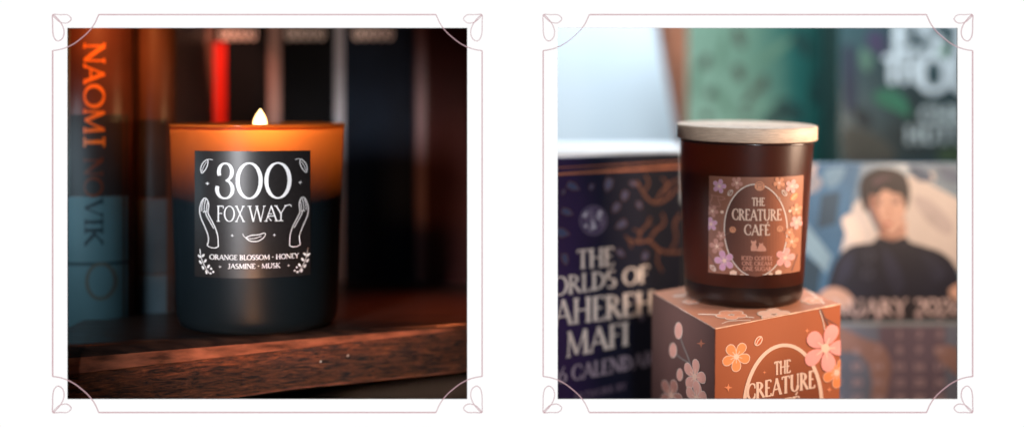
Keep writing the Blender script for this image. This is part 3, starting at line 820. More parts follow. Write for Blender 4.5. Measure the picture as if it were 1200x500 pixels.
prof = [(0, 0), (58 * kR, 0), (62 * kR, .012), (66 * kR, .05), (68 * kR, .11), (68.5 * kR, .2), (rR(.27), .27)]
lathe(b, CR, AX, prof); b.build('jar_base', base_glass, cand2)
b = MB(); prof = [(rR(.27), .27)] + [(rR(.27 + (HR - .29) * k / 20), .27 + (HR - .29) * k / 20) for k in range(1, 21)]
lathe(b, CR, AX, prof); b.build('jar', amb, cand2)
b = MB(); lathe(b, CR, AX, [(0, .28), (rR(.3) - .05, .29), (rR(1) - .05, 1), (rR(1.75) - .06, 1.72), (0, 1.73)]); b.build('wax', mat('amber_lit_wax', (.55, .38, .25), .5, var=.05, sss=.6), cand2)
b = MB(); lathe(b, CR, AX, [(rR(HR) - .012, HR - .03), (rR(HR) + .006, HR - .022), (rR(HR) + .006, HR - .004), (rR(HR) - .01, HR + .004), (rR(HR) - .07, HR + .004)]); b.build('rim', mat('dark_rim_glass', (.03, .010, .008), .2, coat=.5), cand2)
m, N, L = node_mat('pale_wood')
bs = N['Principled BSDF']; bs.inputs['Roughness'].default_value = .55
tc = N.new('ShaderNodeTexCoord'); mp = N.new('ShaderNodeMapping'); mp.inputs['Scale'].default_value = (60, 60, 700); L.new(tc.outputs['Object'], mp.inputs[0])
no = N.new('ShaderNodeTexNoise'); no.inputs['Scale'].default_value = 3; no.inputs['Detail'].default_value = 6; no.inputs['Distortion'].default_value = .3; L.new(mp.outputs[0], no.inputs['Vector'])
cr = N.new('ShaderNodeValToRGB'); cr.color_ramp.elements[0].position = .3; cr.color_ramp.elements[0].color = (.62, .43, .31, 1); cr.color_ramp.elements[1].position = .7; cr.color_ramp.elements[1].color = (.90, .67, .50, 1)
L.new(no.outputs['Fac'], cr.inputs[0]); L.new(cr.outputs[0], bs.inputs['Base Color'])
bp = N.new('ShaderNodeBump'); bp.inputs['Strength'].default_value = .25; bp.inputs['Distance'].default_value = .0003; L.new(no.outputs['Fac'], bp.inputs['Height']); L.new(bp.outputs[0], bs.inputs['Normal'])
rl = 81 * kR; LH = 17.5 * kR
b = MB(); lathe(b, CR, AX, [(rl - .1, HR + .008), (rl - .012, HR + .01), (rl, HR + .022), (rl, HR + LH - .02), (rl - .006, HR + LH - .006), (rl - .022, HR + LH), (0, HR + LH)])
b.build('lid', m, cand2)
# label
surfR = Cyl(CR, AX, 872.5, rR)
lt = ramp_mat('floral_label_lit_print', [(0, (.23, .092, .062)), (.55, (.34, .135, .080)), (1, (.44, .17, .09))], 'X', -.03, .03, .42, .2, 40)  # darker left, brighter right: the side light is painted into the label
def lab_quad(u, v): return (830.5 + (940.5 - 830.5) * u + (-1 - 3.2 * u) * v + .8, 208 + (322.5 - 208) * v - 1.5 * u)
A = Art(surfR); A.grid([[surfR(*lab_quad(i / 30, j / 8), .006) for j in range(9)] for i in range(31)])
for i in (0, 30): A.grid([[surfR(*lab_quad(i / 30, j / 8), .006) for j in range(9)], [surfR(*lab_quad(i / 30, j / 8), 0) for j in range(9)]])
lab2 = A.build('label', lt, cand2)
sR = offs(surfR, .004)
CLIPS[id(sR)] = [lab_quad(0, 0), lab_quad(1, 0), lab_quad(1, 1), lab_quad(0, 1)]
A = Art(sR); A.bigell(885.5, 269.5, 36.5, 54, 0); A.build('oval_panel', ramp_mat('label_oval_lit_print', [(0, (.11, .042, .030)), (.45, (.24, .078, .042)), (1, (.58, .18, .08))], 'X', -.012, .024, .45, .3, 45), lab2)  # oval brightens to the right, key light painted into its colour
A = Art(sR, 2); A.path([(885.5 + 36.5 * math.cos(a), 269.5 + 54 * math.sin(a)) for a in [2 * math.pi * k / 60 for k in range(60)]], 1.3, 2, 0, True); A.build('oval_border', lite, lab2)
lcream = mat('label_cream_print', srgb(232, 196, 174), .5, var=.04)
A = Art(sR, 2); text(A, 'THE', 881, 240.5, 896, 240.5, 9.2, T=.17, t=.1); A.build('lettering', lcream, lab2)
A = Art(sR, 2); text(A, 'CREATURE', 858, 257.8, 915.6, 257.8, 13, T=.16, t=.085); A.build('lettering', lcream, lab2)
A = Art(sR, 2); text(A, 'CAFÉ', 872, 275, 902, 275, 12.4, T=.16, t=.085); A.build('lettering', lcream, lab2)
pk = mat('dusty_pink_ink', srgb(214, 148, 124), .5)
for tx, x0, x1, y in (('ICED COFFEE', 868.7, 905.3, 304.3), ('ONE CREAM', 869.5, 904.5, 310.4), ('ONE SUGAR', 870.5, 904, 316.5)):
    A = Art(sR, 2); text(A, tx, x0, y, x1, y, 4.5, T=.2, t=.12); A.build('lettering', pk, lab2)
# two little sitting animals under the name
A = Art(sR)
A.fill([(880, 293.5), (879.6, 289), (881, 286), (879.8, 283), (880.5, 280.8), (882.3, 282.2), (884.2, 281.8), (885.6, 280.4), (886.2, 283.4), (885.4, 285.6), (887, 289), (887.2, 293.5)], 3, 0)
A.fill([(887.6, 293.8), (887.8, 289.5), (889.5, 286.4), (889.2, 283.8), (890.8, 284.8), (892.6, 284.6), (893.8, 283.6), (894, 286.4), (896.4, 288.6), (897.8, 292), (897, 293.8)], 3.1, 0)
A.fill([(885, 293), (888.6, 290), (889.8, 293.6)], 3.2, 0)
A.build('animal_drawing', pk, lab2)
F = [(843.4, 219.5, 8.2, lilac, -1.3), (849.3, 306.5, 12, lilac, -1.9), (833.5, 265, 8, lilac, -.4), (927.2, 218.6, 8, rosew, -1.2), (919.6, 302.5, 11.8, rosew, -1.3), (932.5, 262, 8, rosew, -.9),
     (863.6, 214.5, 7.2, dkp, .2), (835.5, 249.5, 7.2, dkp, .1), (840.5, 290.5, 9, dkp, -.5), (845.3, 277.5, 5.5, dkp, .4), (912.6, 214, 7.2, tanp, .4), (932.3, 246.5, 7, tanp, -.3), (927, 284, 8.5, tanp, -.2), (924, 272.5, 5, tanp, .4)]
for p, w_ in (([(831, 300), (836, 308), (842, 320)], 1.6), ([(845, 277), (852, 275), (858, 271)], .9), ([(924, 273), (919, 272), (914, 270)], .9), ([(843, 262), (844, 270), (842, 280)], .7), ([(934, 300), (930, 311), (927, 319)], 1.4)):
    A = Art(sR, 2); A.path(catmull(p, 3), w_, .2); A.build('branch', brn, lab2)
for i, (x, y, r_, mm, rot) in enumerate(F):
    bl(sR, x, y, r_, rot, [lite if mm in (lilac, rosew) else mm, mm, cream], lab2, .95, 3 + (i % 2) * 2.4, .5)
for x, y in ((858.8, 269.5), (913.6, 268)):
    A = Art(sR); A.ell(x, y, 3.9, 3.7, 0, 3, 0); A.path(catmull([(x - 2, y + 1), (x, y - 2.4), (x + 2, y + 1)], 3), .5, 3.5, 1); A.build('bud', [tanp, brn], lab2)
bmm = [lite, mat('brown_bean_print', srgb(140, 86, 64), .5)]
for x, y, an in ((856, 226.5, -.9), (918.8, 226, .9), (836, 316.5, .8), (912, 232, .4)): bean(sR, x, y, 4.2 if x != 912 else 2, an, lab2, bmm)
for x, y, s_ in ((846.6, 249.5, 2), (859.6, 320.7, 4.1), (869.4, 323, 2.6), (902.6, 321.5, 2.5), (911.6, 319.5, 3.6), (925, 247.5, 1.7)):
    A = Art(sR); A.fill([(x - s_, y - s_ * .5), (x, y - s_), (x + s_, y - s_ * .6), (x + s_ * .9, y + s_ * .7), (x, y + s_), (x - s_, y + s_ * .6)], 6, 0); A.build('sugar_cube', cream, lab2)
A = Art(sR); A.ell(930, 231, 5.4, 3.2, -.8, 3, 0); A.path([(926.8, 233.6), (932.6, 228.2)], .6, 3.5, 1); A.build('pastry_drawing', [orp, cream], lab2)
A = Art(sR); A.ell(890, 217.6, 6, 5.6, 0, 5, 0); A.path(catmull([(886, 215), (890, 213.6), (894, 215.4)], 3), .7, 5.4, 1); A.path([(887, 220.5), (887.4, 216.5), (892.8, 216.5), (893, 220.5)], .7, 5.5, 1); A.build('cup_drawing', [tanp, brn], lab2)
A = Art(sR, 2); A.path(catmull([(834, 230), (835, 234), (832.6, 242), (844.5, 243), (842, 236), (842.5, 231.6), (848, 232), (850, 234), (843, 236)], 3), .7, 3); A.path([(833.5, 230.4), (842.5, 231.6)], .6, 3.3); A.build('jug_drawing', dkp, lab2)

# --- boxed calendar on the left
c0 = pt(653, 300, 2.3)
PSI = R(49)
cd = V((math.cos(PSI), math.sin(PSI), 0)); cn = V((math.sin(PSI), -math.cos(PSI), 0))
start = c0 - cd * .75
cw = 3.7
sC = lambda px, py, h: hit(px, py, c0, cn) + cn * h
zt = hit(700, 184, c0, cn).z
cal = empty('boxed_calendar', start + cd * cw / 2 - V((0, 0, 0)) + V((0, 0, tabz(start.x, start.y) - start.z)), 'dark navy and purple boxed calendar with silver title lettering, left of the lidded candle', 'calendar box')
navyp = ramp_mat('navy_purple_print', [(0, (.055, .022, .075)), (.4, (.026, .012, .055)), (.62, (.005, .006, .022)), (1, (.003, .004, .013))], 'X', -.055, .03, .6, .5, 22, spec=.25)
zb = tabz(start.x, start.y) + .02
def cp(u, z, o=0): q = start + cd * u + cn * o; return V((q.x, q.y, z))
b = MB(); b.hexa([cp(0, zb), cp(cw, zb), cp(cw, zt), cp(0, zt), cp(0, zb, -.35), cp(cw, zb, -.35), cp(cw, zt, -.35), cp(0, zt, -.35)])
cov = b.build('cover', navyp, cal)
copper = mat('copper_foil', srgb(206, 128, 92), .35, metal=.3, var=.2, scale=80)
copd = mat('dim_copper_foil', srgb(116, 74, 56), .45, metal=.2, var=.3, scale=80)
silver = mat('warm_silver_foil', srgb(222, 204, 192), .42, metal=0., var=.2, scale=60)
A = Art(sC); A.path([(630, 205.5), (800, 195.2)], 2.6, 1); A.path([(630, 197.5), (800, 189.6)], 1.0, 1); A.build('foil_border', copper, cov)
for tx, x0, y0, x1, y1, c0_, c1_ in (('THE', 675.5, 315, 719.5, 311, 22, 22), ('WORLDS OF', 622, 351, 760, 330, 23, 19.5), ('TAHEREH', 630, 384.5, 767, 366.5, 31, 26), ('MAFI', 662.5, 418.5, 737, 403, 30, 26)):
    A = Art(sC, 4); text(A, tx, x0, y0, x1, y1, c0_, c1_, T=.17, t=.07, L=3); A.build('lettering', silver, cov)
sil2 = mat('dim_silver_foil', srgb(158, 140, 152), .45, var=.2, scale=60)
A = Art(sC, 4); text(A, '2026 CALENDAR', 622, 455, 766, 427, 19, 16.5, T=.2, t=.09, L=3); A.build('lettering', sil2, cov)
A = Art(sC, 4); text(A, 'ARTWORK BY', 671, 470, 734, 455, 9, 8, T=.2, t=.1, L=3); A.build('lettering', mat('faint_foil', srgb(110, 92, 110), .5), cov)
A = Art(sC); A.ell(694.8, 258, 15.5, 17, 0, 1, 0, 24); 
random.seed(3)
for k in range(26):
    a = random.random() * 6.28; r_ = 12 * math.sqrt(random.random()); A.ell(694.8 + r_ * math.cos(a), 258 + r_ * math.sin(a), 1 + 2.2 * random.random(), .8 + 1.6 * random.random(), a, 2 + .04 * k, 1 + (k % 2), 7)
A.path([(694.8 + 15.5 * math.cos(a), 258 + 17 * math.sin(a)) for a in [2 * math.pi * k / 24 for k in range(24)]], .9, 3.5, 2, True)
A.build('medallion', [mat('globe_print', srgb(66, 54, 84), .5), mat('globe_silver', srgb(190, 184, 196), .4), mat('globe_grey', srgb(116, 104, 126), .4)], cov)
gl = mat('glass_shard_print', srgb(66, 76, 108), .4, var=.2)
for x, y, r_, a in ((671, 218, 9, .5), (713, 216, 9, 1.9), (664, 248, 8, .4), (657, 272, 11, .2), (662, 303, 8, 1.4), (732, 229, 7, 1.9), (722, 243, 7, 2.2), (728, 263, 8, 2.6), (693, 219, 4.5, 2), (749, 240, 5, 1.2), (742, 215, 5, .5), (727, 296, 6, .8), (756, 300, 6, 2), (748, 352, 6, .6), (752, 372, 5, 1.7), (660, 225, 4, 2)):
    pts = [(x + r_ * math.cos(a + q_) * f_, y + r_ * math.sin(a + q_) * f_) for q_, f_ in ((0, 1), (1.2, .55), (2.6, .9), (3.6, .8), (5.1, .5))]
    A = Art(sC); A.fill(pts, 1, 0); A.path(pts, .9, 2, 1, True); A.build('shard', [gl, copd], cov)
A = Art(sC, 4)
for k, (p, w_) in enumerate(((((746, 212), (751, 222), (760, 234), (770, 238), (782, 232), (792, 222), (800, 219)), 2.6), (((756, 205), (760, 214), (755, 224)), 2), (((768, 237), (775, 225), (786, 214), (798, 210)), 2.2), (((775, 208), (782, 216), (780, 226)), 1.8),
                   (((736, 280), (748, 284), (760, 282), (772, 292), (786, 296), (800, 294)), 2.8), (((748, 284), (750, 272), (757, 264), (762, 254)), 2.2), (((760, 282), (768, 270), (778, 262), (776, 250)), 2.2), (((742, 268), (750, 272)), 1.6), (((772, 292), (770, 306), (776, 318)), 1.8),
                   (((784, 296), (792, 280), (790, 262), (798, 250)), 2.2), (((757, 264), (764, 262)), 1.5), (((740, 290), (736, 280), (732, 276)), 2))):
    A.path(catmull(p, 4), w_, 2 + .1 * k)
A.build('antler_branches', copd, cov)
# lying white paper block behind it
w0 = pt(640, 175, 6.2); w1 = pt(806, 172, 6.2)
b = MB(); zt2 = pt(700, 173, 6.2).z
b.box((w0.x, 6.2, zt2 - .9), (w1.x, 8.6, zt2)); ob = b.build('paper_stack', mat('white_paper', srgb(232, 236, 240), .6, var=.05, scale=200), origin=V(((w0.x + w1.x) / 2, 7.4, zt2 - .9)), bevel=.04, label='pale white stack of paper lying behind the navy calendar box', cat='paper stack')
b = MB(); b.box((w0.x - .2, 6.1, zt2 - 4.6 + .02), (w1.x + .1, 8.8, zt2 - .91)); b.build('storage_box', flatmat('dark_storage', (40, 38, 44), .6), origin=V(((w0.x + w1.x) / 2, 7.4, zt2 - 4.5)), label='dark box carrying the white stack of paper behind the navy calendar box', cat='box')

# --- desk calendar on the right
dC = 5.2
cD = lambda px, py, h: (lambda p: V((p.x, p.y - h, p.z)))(pt(px, py, dC))
P0, P1 = pt(925, 191, dC), pt(1175, 191, dC)
zbc = tabz(P0.x, dC)
desk = empty('wall_calendar', V(((P0.x + P1.x) / 2, dC, zbc)), 'glossy month calendar with a portrait of a dark haired man, right of the lidded candle', 'calendar')
b = MB(); b.box((P0.x, dC, zbc), (P1.x, dC + .12, P0.z))
page = b.build('page', mat('slate_blue_page', srgb(104, 132, 156), .35, var=.5, scale=14, coat=.3), desk, bevel=.01)
def fillm(name, pts, m_, L, parent=page):
    A = Art(cD); A.fill(pts, L); return A.build(name, m_, parent)
skin = mat('printed_skin', srgb(208, 168, 152), .5, var=.1, scale=40)
shirt = mat('printed_dark_sweater', srgb(20, 22, 42), .45, var=.3, scale=30)
hair = mat('printed_dark_hair', srgb(24, 16, 28), .5, var=.3, scale=60)
paleg = mat('printed_pale_grey', srgb(206, 198, 196), .5, var=.1, scale=20)
bluei = mat('printed_blue', srgb(58, 104, 142), .5, var=.3, scale=25)
navyi = mat('printed_deep_blue', srgb(36, 66, 88), .5, var=.3, scale=25)
fillm('printed_background', [(930, 192), (1010, 192), (1000, 230), (985, 300), (975, 345), (930, 345)], bluei, .0)
fillm('printed_background', [(930, 195), (958, 192), (950, 225), (930, 240)], mat('printed_beige', srgb(190, 172, 168), .5, var=.2, scale=30), .5)
fillm('printed_background', [(962, 228), (985, 224), (980, 262), (958, 268)], navyi, .5)
fillm('printed_background', [(930, 250), (945, 262), (975, 300), (968, 320), (930, 280)], mat('printed_light_blue', srgb(130, 164, 186), .5, var=.2, scale=30), .8)
fillm('printed_background', [(930, 290), (962, 312), (958, 345), (930, 345)], navyi, 1.0)
fillm('printed_background', [(988, 284), (1000, 240), (1008, 232), (1035, 285), (1020, 296), (985, 296)], paleg, 1.2)
fillm('printed_background', [(1060, 206), (1075, 208), (1180, 262), (1180, 345), (1090, 300), (1060, 284)], paleg, 1.0)
fillm('printed_background', [(1062, 192), (1180, 192), (1180, 240), (1070, 206)], mat('printed_grey_blue', srgb(116, 140, 164), .5, var=.4, scale=25), .6)
fillm('printed_background', [(1083, 203), (1094, 202), (1096, 212), (1086, 214)], paleg, 1.4)
fillm('printed_sweater', catmull([(968, 352), (971, 330), (978, 308), (990, 292), (1004, 286), (1022, 284), (1030, 277), (1046, 282), (1060, 276), (1066, 283), (1082, 288), (1100, 294), (1114, 304), (1123, 320), (1128, 352)], 3), shirt, 2)
fillm('printed_neck', [(1031, 262), (1062, 258), (1062, 276), (1046, 282), (1030, 277)], skin, 2.6)
fillm('printed_face', catmull([(1016, 228), (1020, 246), (1028, 262), (1038, 274), (1046, 275), (1056, 264), (1061, 246), (1061, 226), (1046, 214), (1026, 216)], 3, True), skin, 3.2)
fillm('printed_hair', catmull([(1011, 243), (1007, 222), (1012, 206), (1030, 197), (1051, 199), (1063, 209), (1066, 228), (1062, 246), (1059, 236), (1055, 228), (1046, 226), (1036, 222), (1028, 230), (1020, 228), (1018, 242), (1015, 248)], 3, True), hair, 4)
shade = mat('printed_skin_shade', srgb(156, 112, 98), .5, var=.12, scale=50)
fillm('printed_face_shade', catmull([(1016, 228), (1020, 246), (1028, 262), (1038, 274), (1041, 270), (1032, 258), (1028, 244), (1027, 228)], 3, True), shade, 3.6)
fillm('printed_neck_shade', [(1031, 262), (1044, 276), (1058, 264), (1060, 268), (1046, 282), (1031, 275)], shade, 2.9)
sw2 = mat('printed_sweater_light', srgb(34, 37, 60), .45, var=.35, scale=40)
for pts in ([(1034, 290), (1048, 300), (1060, 330), (1050, 346), (1038, 320)], [(1080, 296), (1098, 304), (1108, 322), (1096, 330), (1086, 312)], [(990, 300), (1002, 296), (998, 318), (984, 334), (980, 322)]):
    fillm('printed_fold', catmull(pts, 3, True), sw2, 2.4)
fillm('printed_hair_shine', catmull([(1022, 212), (1034, 206), (1046, 208), (1036, 212), (1026, 218)], 3, True), mat('printed_hair_light', srgb(70, 48, 62), .5), 4.5)
for pts, c_ in (([(1064, 196), (1080, 197), (1094, 210), (1076, 212)], (60, 84, 116)), ([(1100, 196), (1122, 200), (1128, 214), (1108, 210)], (86, 104, 132)), ([(1070, 230), (1092, 236), (1116, 262), (1110, 276), (1084, 256)], (188, 178, 180)), ([(942, 210), (954, 204), (964, 214), (952, 226)], (150, 150, 160)), ([(986, 258), (1000, 252), (1012, 280), (998, 284)], (222, 208, 200)), ([(966, 200), (990, 196), (984, 214), (970, 220)], (106, 142, 168))):
    fillm('printed_background', catmull(pts, 3, True), mat('printed_tone_%d' % c_[0], srgb(*c_), .5, var=.15, scale=40), 1.7)
for x, y, rx_, ry_ in ((1029, 238, 4, 1.3), (1050, 237, 4, 1.3)): A = Art(cD); A.ell(x, y, rx_, ry_, 0, 5); A.path([(x - 5, y - 4), (x + 5, y - 4.6)], 1.2, 5.3); A.build('printed_eye', hair, page)
A = Art(cD); A.ell(1041, 262, 5, 1.8, 0, 5); A.build('printed_mouth', mat('printed_lips', srgb(180, 96, 84), .5), page)
A = Art(cD); A.path(catmull([(1041, 240), (1043, 250), (1039, 254), (1036, 253)], 3), 1.4, 5); A.build('printed_nose', mat('printed_nose_line', srgb(176, 112, 88), .5), page)
for x, y in ((1019, 300), (1017, 320)): A = Art(cD); A.path([(x + 6 * math.cos(a), y + 6 * math.sin(a)) for a in [2 * math.pi * k / 14 for k in range(14)]], 1.4, 5, 0, True); A.build('printed_badge', mat('printed_badge_grey', srgb(74, 76, 96), .5), page)
fillm('printed_hand', catmull([(960, 352), (962, 342), (975, 336), (990, 340), (1000, 350), (998, 358), (975, 360)], 3, True), skin, 5.4)
fillm('printed_hand', catmull([(1112, 340), (1122, 332), (1135, 330), (1150, 340), (1150, 356), (1118, 350)], 3, True), skin, 5.4)
fillm('printed_band', [(926, 349), (1174, 347), (1174, 375), (926, 377)], mat('printed_band_black', srgb(30, 26, 36), .5, var=.2), 4.6)
A = Art(cD, 4); text(A, 'JANUARY 2026', 948, 369, 1128, 368, 18, T=.2, t=.1, L=7); A.build('lettering', mat('month_ink', srgb(216, 194, 196), .5), page)
fillm('calendar_grid', [(926, 377), (1174, 376), (1174, 560), (926, 560)], mat('grid_grey_print', srgb(106, 114, 134), .4, var=.3, scale=14, coat=.3), 0)
fillm('printed_rule', [(926, 377.5), (1174, 376.5), (1174, 380), (926, 381)], mat('grid_line_print', srgb(150, 160, 168), .5), 4)
fillm('calendar_panel', [(1030, 381), (1108, 381), (1108, 560), (1030, 560)], mat('grid_mauve_print', srgb(104, 92, 108), .4, var=.15, scale=20), 1)
fillm('printed_arm', catmull([(975, 384), (992, 386), (1012, 396), (1034, 404), (1044, 424), (1042, 446), (1034, 480), (1018, 490), (1022, 450), (1016, 424), (1000, 412), (975, 410)], 3, True), mat('printed_arm_skin', srgb(142, 112, 108), .5, var=.15, scale=30), 2)
fillm('printed_arm', catmull([(1094, 408), (1110, 404), (1130, 412), (1150, 440), (1126, 440), (1104, 424)], 3, True), mat('printed_arm_skin', srgb(142, 112, 108)), 2)
dayi = mat('day_ink', srgb(172, 150, 158), .5)
cols = [954, 979, 1003.6, 1028.7, 1054, 1077, 1101]
# weekday initials and the day numbers
A = Art(cD, 4)
for c_, ch in zip([953, 978] + cols[2:], 'SMTWTFS'): text(A, ch, c_ - 3.4, 375, c_ + 3.4, 375, 6, T=.25, t=.14, L=8)
A.build('weekday_letters', dayi, page)
for n_ in range(1, 32):
    k = n_ + 3; row, col_ = divmod(k, 7); x = cols[col_]; y = 395 + row * 18.8
    s_ = str(n_); hw_ = 3.1 * len(s_)
    A = Art(cD, 4); text(A, s_, x - hw_, y, x + hw_, y, 8, T=.26, t=.16, L=4); A.build('day_number', dayi, page)

# --- green book leaning behind the candle
g_ = ramp_mat('sage_to_teal_jacket', [(0, srgb(128, 164, 144)), (.45, srgb(96, 136, 116)), (.68, srgb(24, 96, 88)), (1, srgb(2, 40, 38))], 'X', -.075, .065, .5, .45, 9)
dG = 12.
G0, G1 = pt(806, 33, dG), pt(990, 33, dG)
zg = tabz(G0.x, dG)
gb = empty('green_book', V(((G0.x + G1.x) / 2, dG, zg)), 'large sage and teal green book with terracotta spine standing behind the lidded candle', 'book')
b = MB(); zt3 = pt(806, -25, dG).z
b.hexa([(G0.x, dG, zg), (G1.x, dG, zg), (G1.x, dG, zt3), (G0.x, dG, zt3), (G0.x + .1, dG + .3, zg), (G1.x, dG + .3, zg), (G1.x, dG + .3, zt3), (G0.x + .1, dG + .3, zt3)])
gcov = b.build('front_cover', g_, gb)
cG = lambda px, py, h: (lambda p: V((p.x, p.y - h, p.z)))(pt(px, py, dG))
leafd = mat('dark_leaf_print', srgb(62, 70, 58), .55, var=.2); leafe = mat('mid_leaf_print', srgb(84, 122, 100), .55, var=.2); leaft = mat('deep_teal_leaf_print', srgb(6, 58, 54), .55, var=.2)
for x, y, rx_, ry_, a, mm in ((866, 44, 6, 13, -.3, leafd), (826, 73, 6, 9, .3, leafd), (866, 86, 6, 11, -.5, leafd), (894, 98, 6, 10, .2, leafd), (833, 110, 6, 6, 0, leafd), (828, 136, 6, 5, 0, leafd), (880, 112, 4, 16, .6, leafd), (874, 134, 7, 4, 0, leafd),
                         (846, 60, 4, 26, .2, leafe), (848, 120, 5, 24, -.6, leafe), (908, 60, 5, 30, .9, leafe), (815, 95, 4, 24, .1, leafe), (925, 130, 20, 12, .5, leaft), (960, 100, 10, 26, .3, leaft), (940, 52, 8, 18, -.6, leaft), (905, 140, 14, 8, -.3, leaft)):
    A = Art(cG); A.ell(x, y, rx_, ry_, a, 1); A.build('leaf_print', mm, gcov)
tp_ = mat('terracotta_spine_cloth', srgb(206, 136, 104), .6, var=.15, scale=30)
b = MB(); a0, a1 = pt(758, -25, dG + 1.2), pt(799, 190, dG + 1.2); a2 = V((G0.x - .005, dG - .01, pt(806, 190, dG).z)); a3 = V((G0.x - .005, dG - .01, zt3))
b.face([a1, a2, a3, a0]); zlow = V((0, 0, zg - a1.z)); b.face([V((a1.x, a1.y, zg)), V((a2.x, a2.y, zg)), a2, a1])
am = a0.lerp(a3, .45) + V((-.05, -.12, 0)); an = a1.lerp(a2, .45) + V((0, -.06, 0))
b.face([a1, an, am, a0]); b.face([an, a2, a3, am]); b.v = b.v; b.build('spine', tp_, gb)
b = MB(); b.hexa([(G0.x + .12, dG + .32, zg + .05), (G1.x - .1, dG + .32, zg + .05), (G1.x - .1, dG + .32, zt3 - .1), (G0.x + .12, dG + .32, zt3 - .1), (G0.x + .3, dG + 1.2, zg + .05), (G1.x, dG + 1.2, zg + .05), (G1.x, dG + 1.2, zt3 - .1), (G0.x + .3, dG + 1.2, zt3 - .1)])
b.build('page_block', MATS['book_pages'], gb)
# --- dark teal book with title
dT = 9.5
T0, T1 = pt(984, 33, dT), pt(1230, 33, dT); zg2 = tabz(T0.x, dT); zt4 = pt(984, -30, dT).z
tb = empty('dark_teal_book', V(((T0.x + T1.x) / 2, dT, zg2)), 'dark teal illustrated book with large pale title lettering, right background', 'book')
b = MB(); b.box((T0.x, dT + .121, zg2), (T0.x + .05, dT + 1.301, zt4)); b.build('spine', mat('dark_spine_cloth', srgb(10, 40, 40), .5), tb)
b = MB(); b.box((T0.x, dT, zg2), (T1.x, dT + .12, zt4)); 
tcov = b.build('front_cover', mat('dark_teal_jacket', srgb(40, 70, 76), .45, var=.75, scale=9, coat=.2), tb)
b = MB(); b.box((T0.x + .06, dT + .122, zg2 + .05), (T1.x - .1, dT + 1.3, zt4 - .08)); b.build('page_block', MATS['book_pages'], tb)
b = MB(); b.box((T0.x, dT + 1.302, zg2), (T1.x, dT + 1.42, zt4)); b.build('back_cover', MATS['dark_teal_jacket'], tb)
cT = lambda px, py, h: (lambda p: V((p.x, p.y - h, p.z)))(pt(px, py, dT))
tink = mat('pale_blue_title_ink', srgb(222, 236, 242), .5, var=.1)
A = Art(cT, 5); text(A, 'EST', 1044, 60, 1142, 60, 36, T=.3, t=.2, L=2); A.build('lettering', tink, tcov)
A = Art(cT, 5); text(A, 'TH', 1036, 96, 1078, 96, 30, T=.3, t=.2, L=2); text(A, 'OU', 1076, 108, 1146, 108, 42, T=.28, t=.16, L=2); A.build('lettering', tink, tcov)
tink2 = mat('grey_author_ink', srgb(190, 206, 208), .5, var=.1)
A = Art(cT, 5); text(A, 'CHRIS', 1078, 144, 1150, 144, 19, T=.26, t=.18, L=2); A.build('lettering', tink2, tcov)
A = Art(cT, 5); text(A, 'HUTTER', 1061, 167, 1160, 167, 18, T=.26, t=.18, L=2); A.build('lettering', tink2, tcov)
for pts, c_ in (([(1100, 176), (1130, 172), (1140, 188), (1104, 190)], (60, 84, 60)), ([(1000, 126), (1018, 132), (1022, 150), (1006, 146)], (30, 44, 50)), ([(1094, 50), (1104, 44), (1112, 60), (1100, 72)], (96, 146, 112)), ([(1024, 110), (1045, 104), (1062, 118), (1066, 138), (1050, 130), (1030, 122)], (52, 118, 92)), ([(1010, 56), (1022, 66), (1018, 84), (1008, 76)], (84, 120, 104)), ([(1016, 40), (1034, 38), (1038, 62), (1020, 60)], (66, 62, 90)), ([(990, 150), (1030, 160), (1050, 188), (992, 190)], (70, 72, 66)), ([(988, 60), (1000, 58), (1004, 120), (990, 128)], (40, 52, 72))):
    A = Art(cT); A.fill(catmull(pts, 3, True), 1); A.build('leaf_print', mat('jacket_leaf_%d' % c_[0], srgb(*c_), .5, var=.2), tcov)

# ================================================================== LIGHT
def area(name, loc, target, sx, sy, power, col, spread=math.pi):
    l = bpy.data.lights.new(name, 'AREA'); l.shape = 'RECTANGLE'; l.size = sx * S; l.size_y = sy * S; l.energy = power; l.color = col; l.spread = spread
    o = bpy.data.objects.new(name, l); COL.objects.link(o); o.location = V(loc) * S
    o.rotation_euler = (V(target) - V(loc)).to_track_quat('-Z', 'Z').to_euler(); return o
def point(name, loc, power, col, rad):
    l = bpy.data.lights.new(name, 'POINT'); l.energy = power; l.color = col; l.shadow_soft_size = rad * S
    o = bpy.data.objects.new(name, l); COL.objects.link(o); o.location = V(loc) * S; return o
def spot(name, loc, target, power, col, ang, blend=.8, rad=.1):
    l = bpy.data.lights.new(name, 'SPOT'); l.energy = power; l.color = col; l.spot_size = R(ang); l.spot_blend = blend; l.shadow_soft_size = rad * S
    o = bpy.data.objects.new(name, l); COL.objects.link(o); o.location = V(loc) * S
    o.rotation_euler = (V(target) - V(loc)).to_track_quat('-Z', 'Z').to_euler(); return o
point('flame_light', FC + V((0, 0, .02)), .054, (1, .62, .26), .05)
area('cool_softbox', (-6.6, -11, 2.0), (-3.1, 1, .2), 1.0, 4.5, .12, (.96, .96, 1), R(24))
area('cool_side_fill', (-6.6, .5, .2), (-4.8, 3, -1.2), 1.2, 2.4, .032, (.62, .85, 1), R(120))  # unseen fill added to brighten the leftmost book and shelf top
spot('warm_book_fill', (-5.3, .6, 3.3), (-5.3, 2.8, 1.65), .85, (1, .30, .08), 50, .9, .3)  # unseen spot added for the orange glow on the upper spines
spot('ember_side_lamp', (-.6, .6, 2.9), (-.5, 4.5, 2.3), .10, (1, .12, .05), 50, .9, .3)  # unseen red spot added to tint the right-hand books
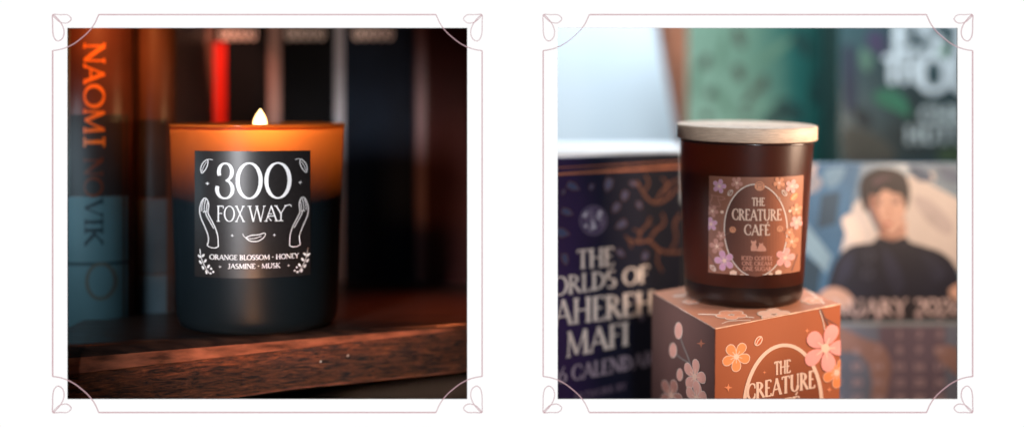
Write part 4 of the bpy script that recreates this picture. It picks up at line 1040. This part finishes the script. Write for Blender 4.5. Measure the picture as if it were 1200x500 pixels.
spot('ember_shelf_lamp', (-.35, 3.2, 1.2), (-1.2, 3.4, ZS), .8, (1, .22, .07), 70, .9, .2)  # unseen spot added for the red glow band on the shelf top
_t = pt(256, 98, 6.2)
spot('ember_stripe_lamp', (-3.6, 3.9, 3.3), _t, 1.0, (1, .45, .32), 40, .9, .1)  # unseen spot added to make the red strip shine
spot('title_fill', (-2.2, 3.3, 4.4), pt(360, 44, 6.2), .35, (1, .86, .80), 64, .9, .3)  # unseen spot added to bring out the title marks
spot('warm_front', (-2.8, -7, -3.5), (-2.7, 1, -2.0), 3.0, (1, .44, .18), 28, .9, .5)
# right side
area('warm_key', (7.4, .5, .6), (3.2, 2, -1), 1.4, 3.2, 1.0, (1, .72, .52))
area('box_side_fill', (.5, .6, -.3), (2.6, 1.6, -2.6), .8, 1.6, .04, (.95, .93, 1), R(110))  # unseen fill added to lift the carton's dark left face
area('window_top', (3.5, 5.5, 7.0), (3.5, 8, 0), 6, 3, 1.7, (.82, .92, 1))
area('window_wall', (3.0, 12.5, 7.5), (2.4, 17, 2.2), 4, 3, 1.5, (.84, .93, 1))
spot('front_fill', (4.6, -14, 3.0), (3.2, 3, 0), 9, (.90, .95, 1), 30, .5, 1.2)

w = bpy.data.worlds.new('World'); scene.world = w; w.use_nodes = True
w.node_tree.nodes['Background'].inputs[0].default_value = (.5, .6, .8, 1); w.node_tree.nodes['Background'].inputs[1].default_value = .008

# ================================================================== CAMERA
cam = bpy.data.cameras.new('camera'); co = bpy.data.objects.new('camera', cam); COL.objects.link(co)
co.location = CAM * S; co.rotation_euler = (math.pi / 2, 0, 0)
cam.sensor_width = 36; cam.lens = 36 * D / 12; cam.shift_y = -ZE / 12
cam.clip_start = .01; cam.clip_end = 50
cam.dof.use_dof = True; cam.dof.focus_distance = (D + .52) * S; cam.dof.aperture_fstop = 48 / 22
cam.dof.aperture_blades = 0
scene.camera = co
clean_base()
vs = scene.view_settings; vs.view_transform = 'Standard'; vs.look = 'None'; vs.exposure = 0; vs.gamma = 1
scene.cycles.max_bounces = 8; scene.cycles.use_denoising = True
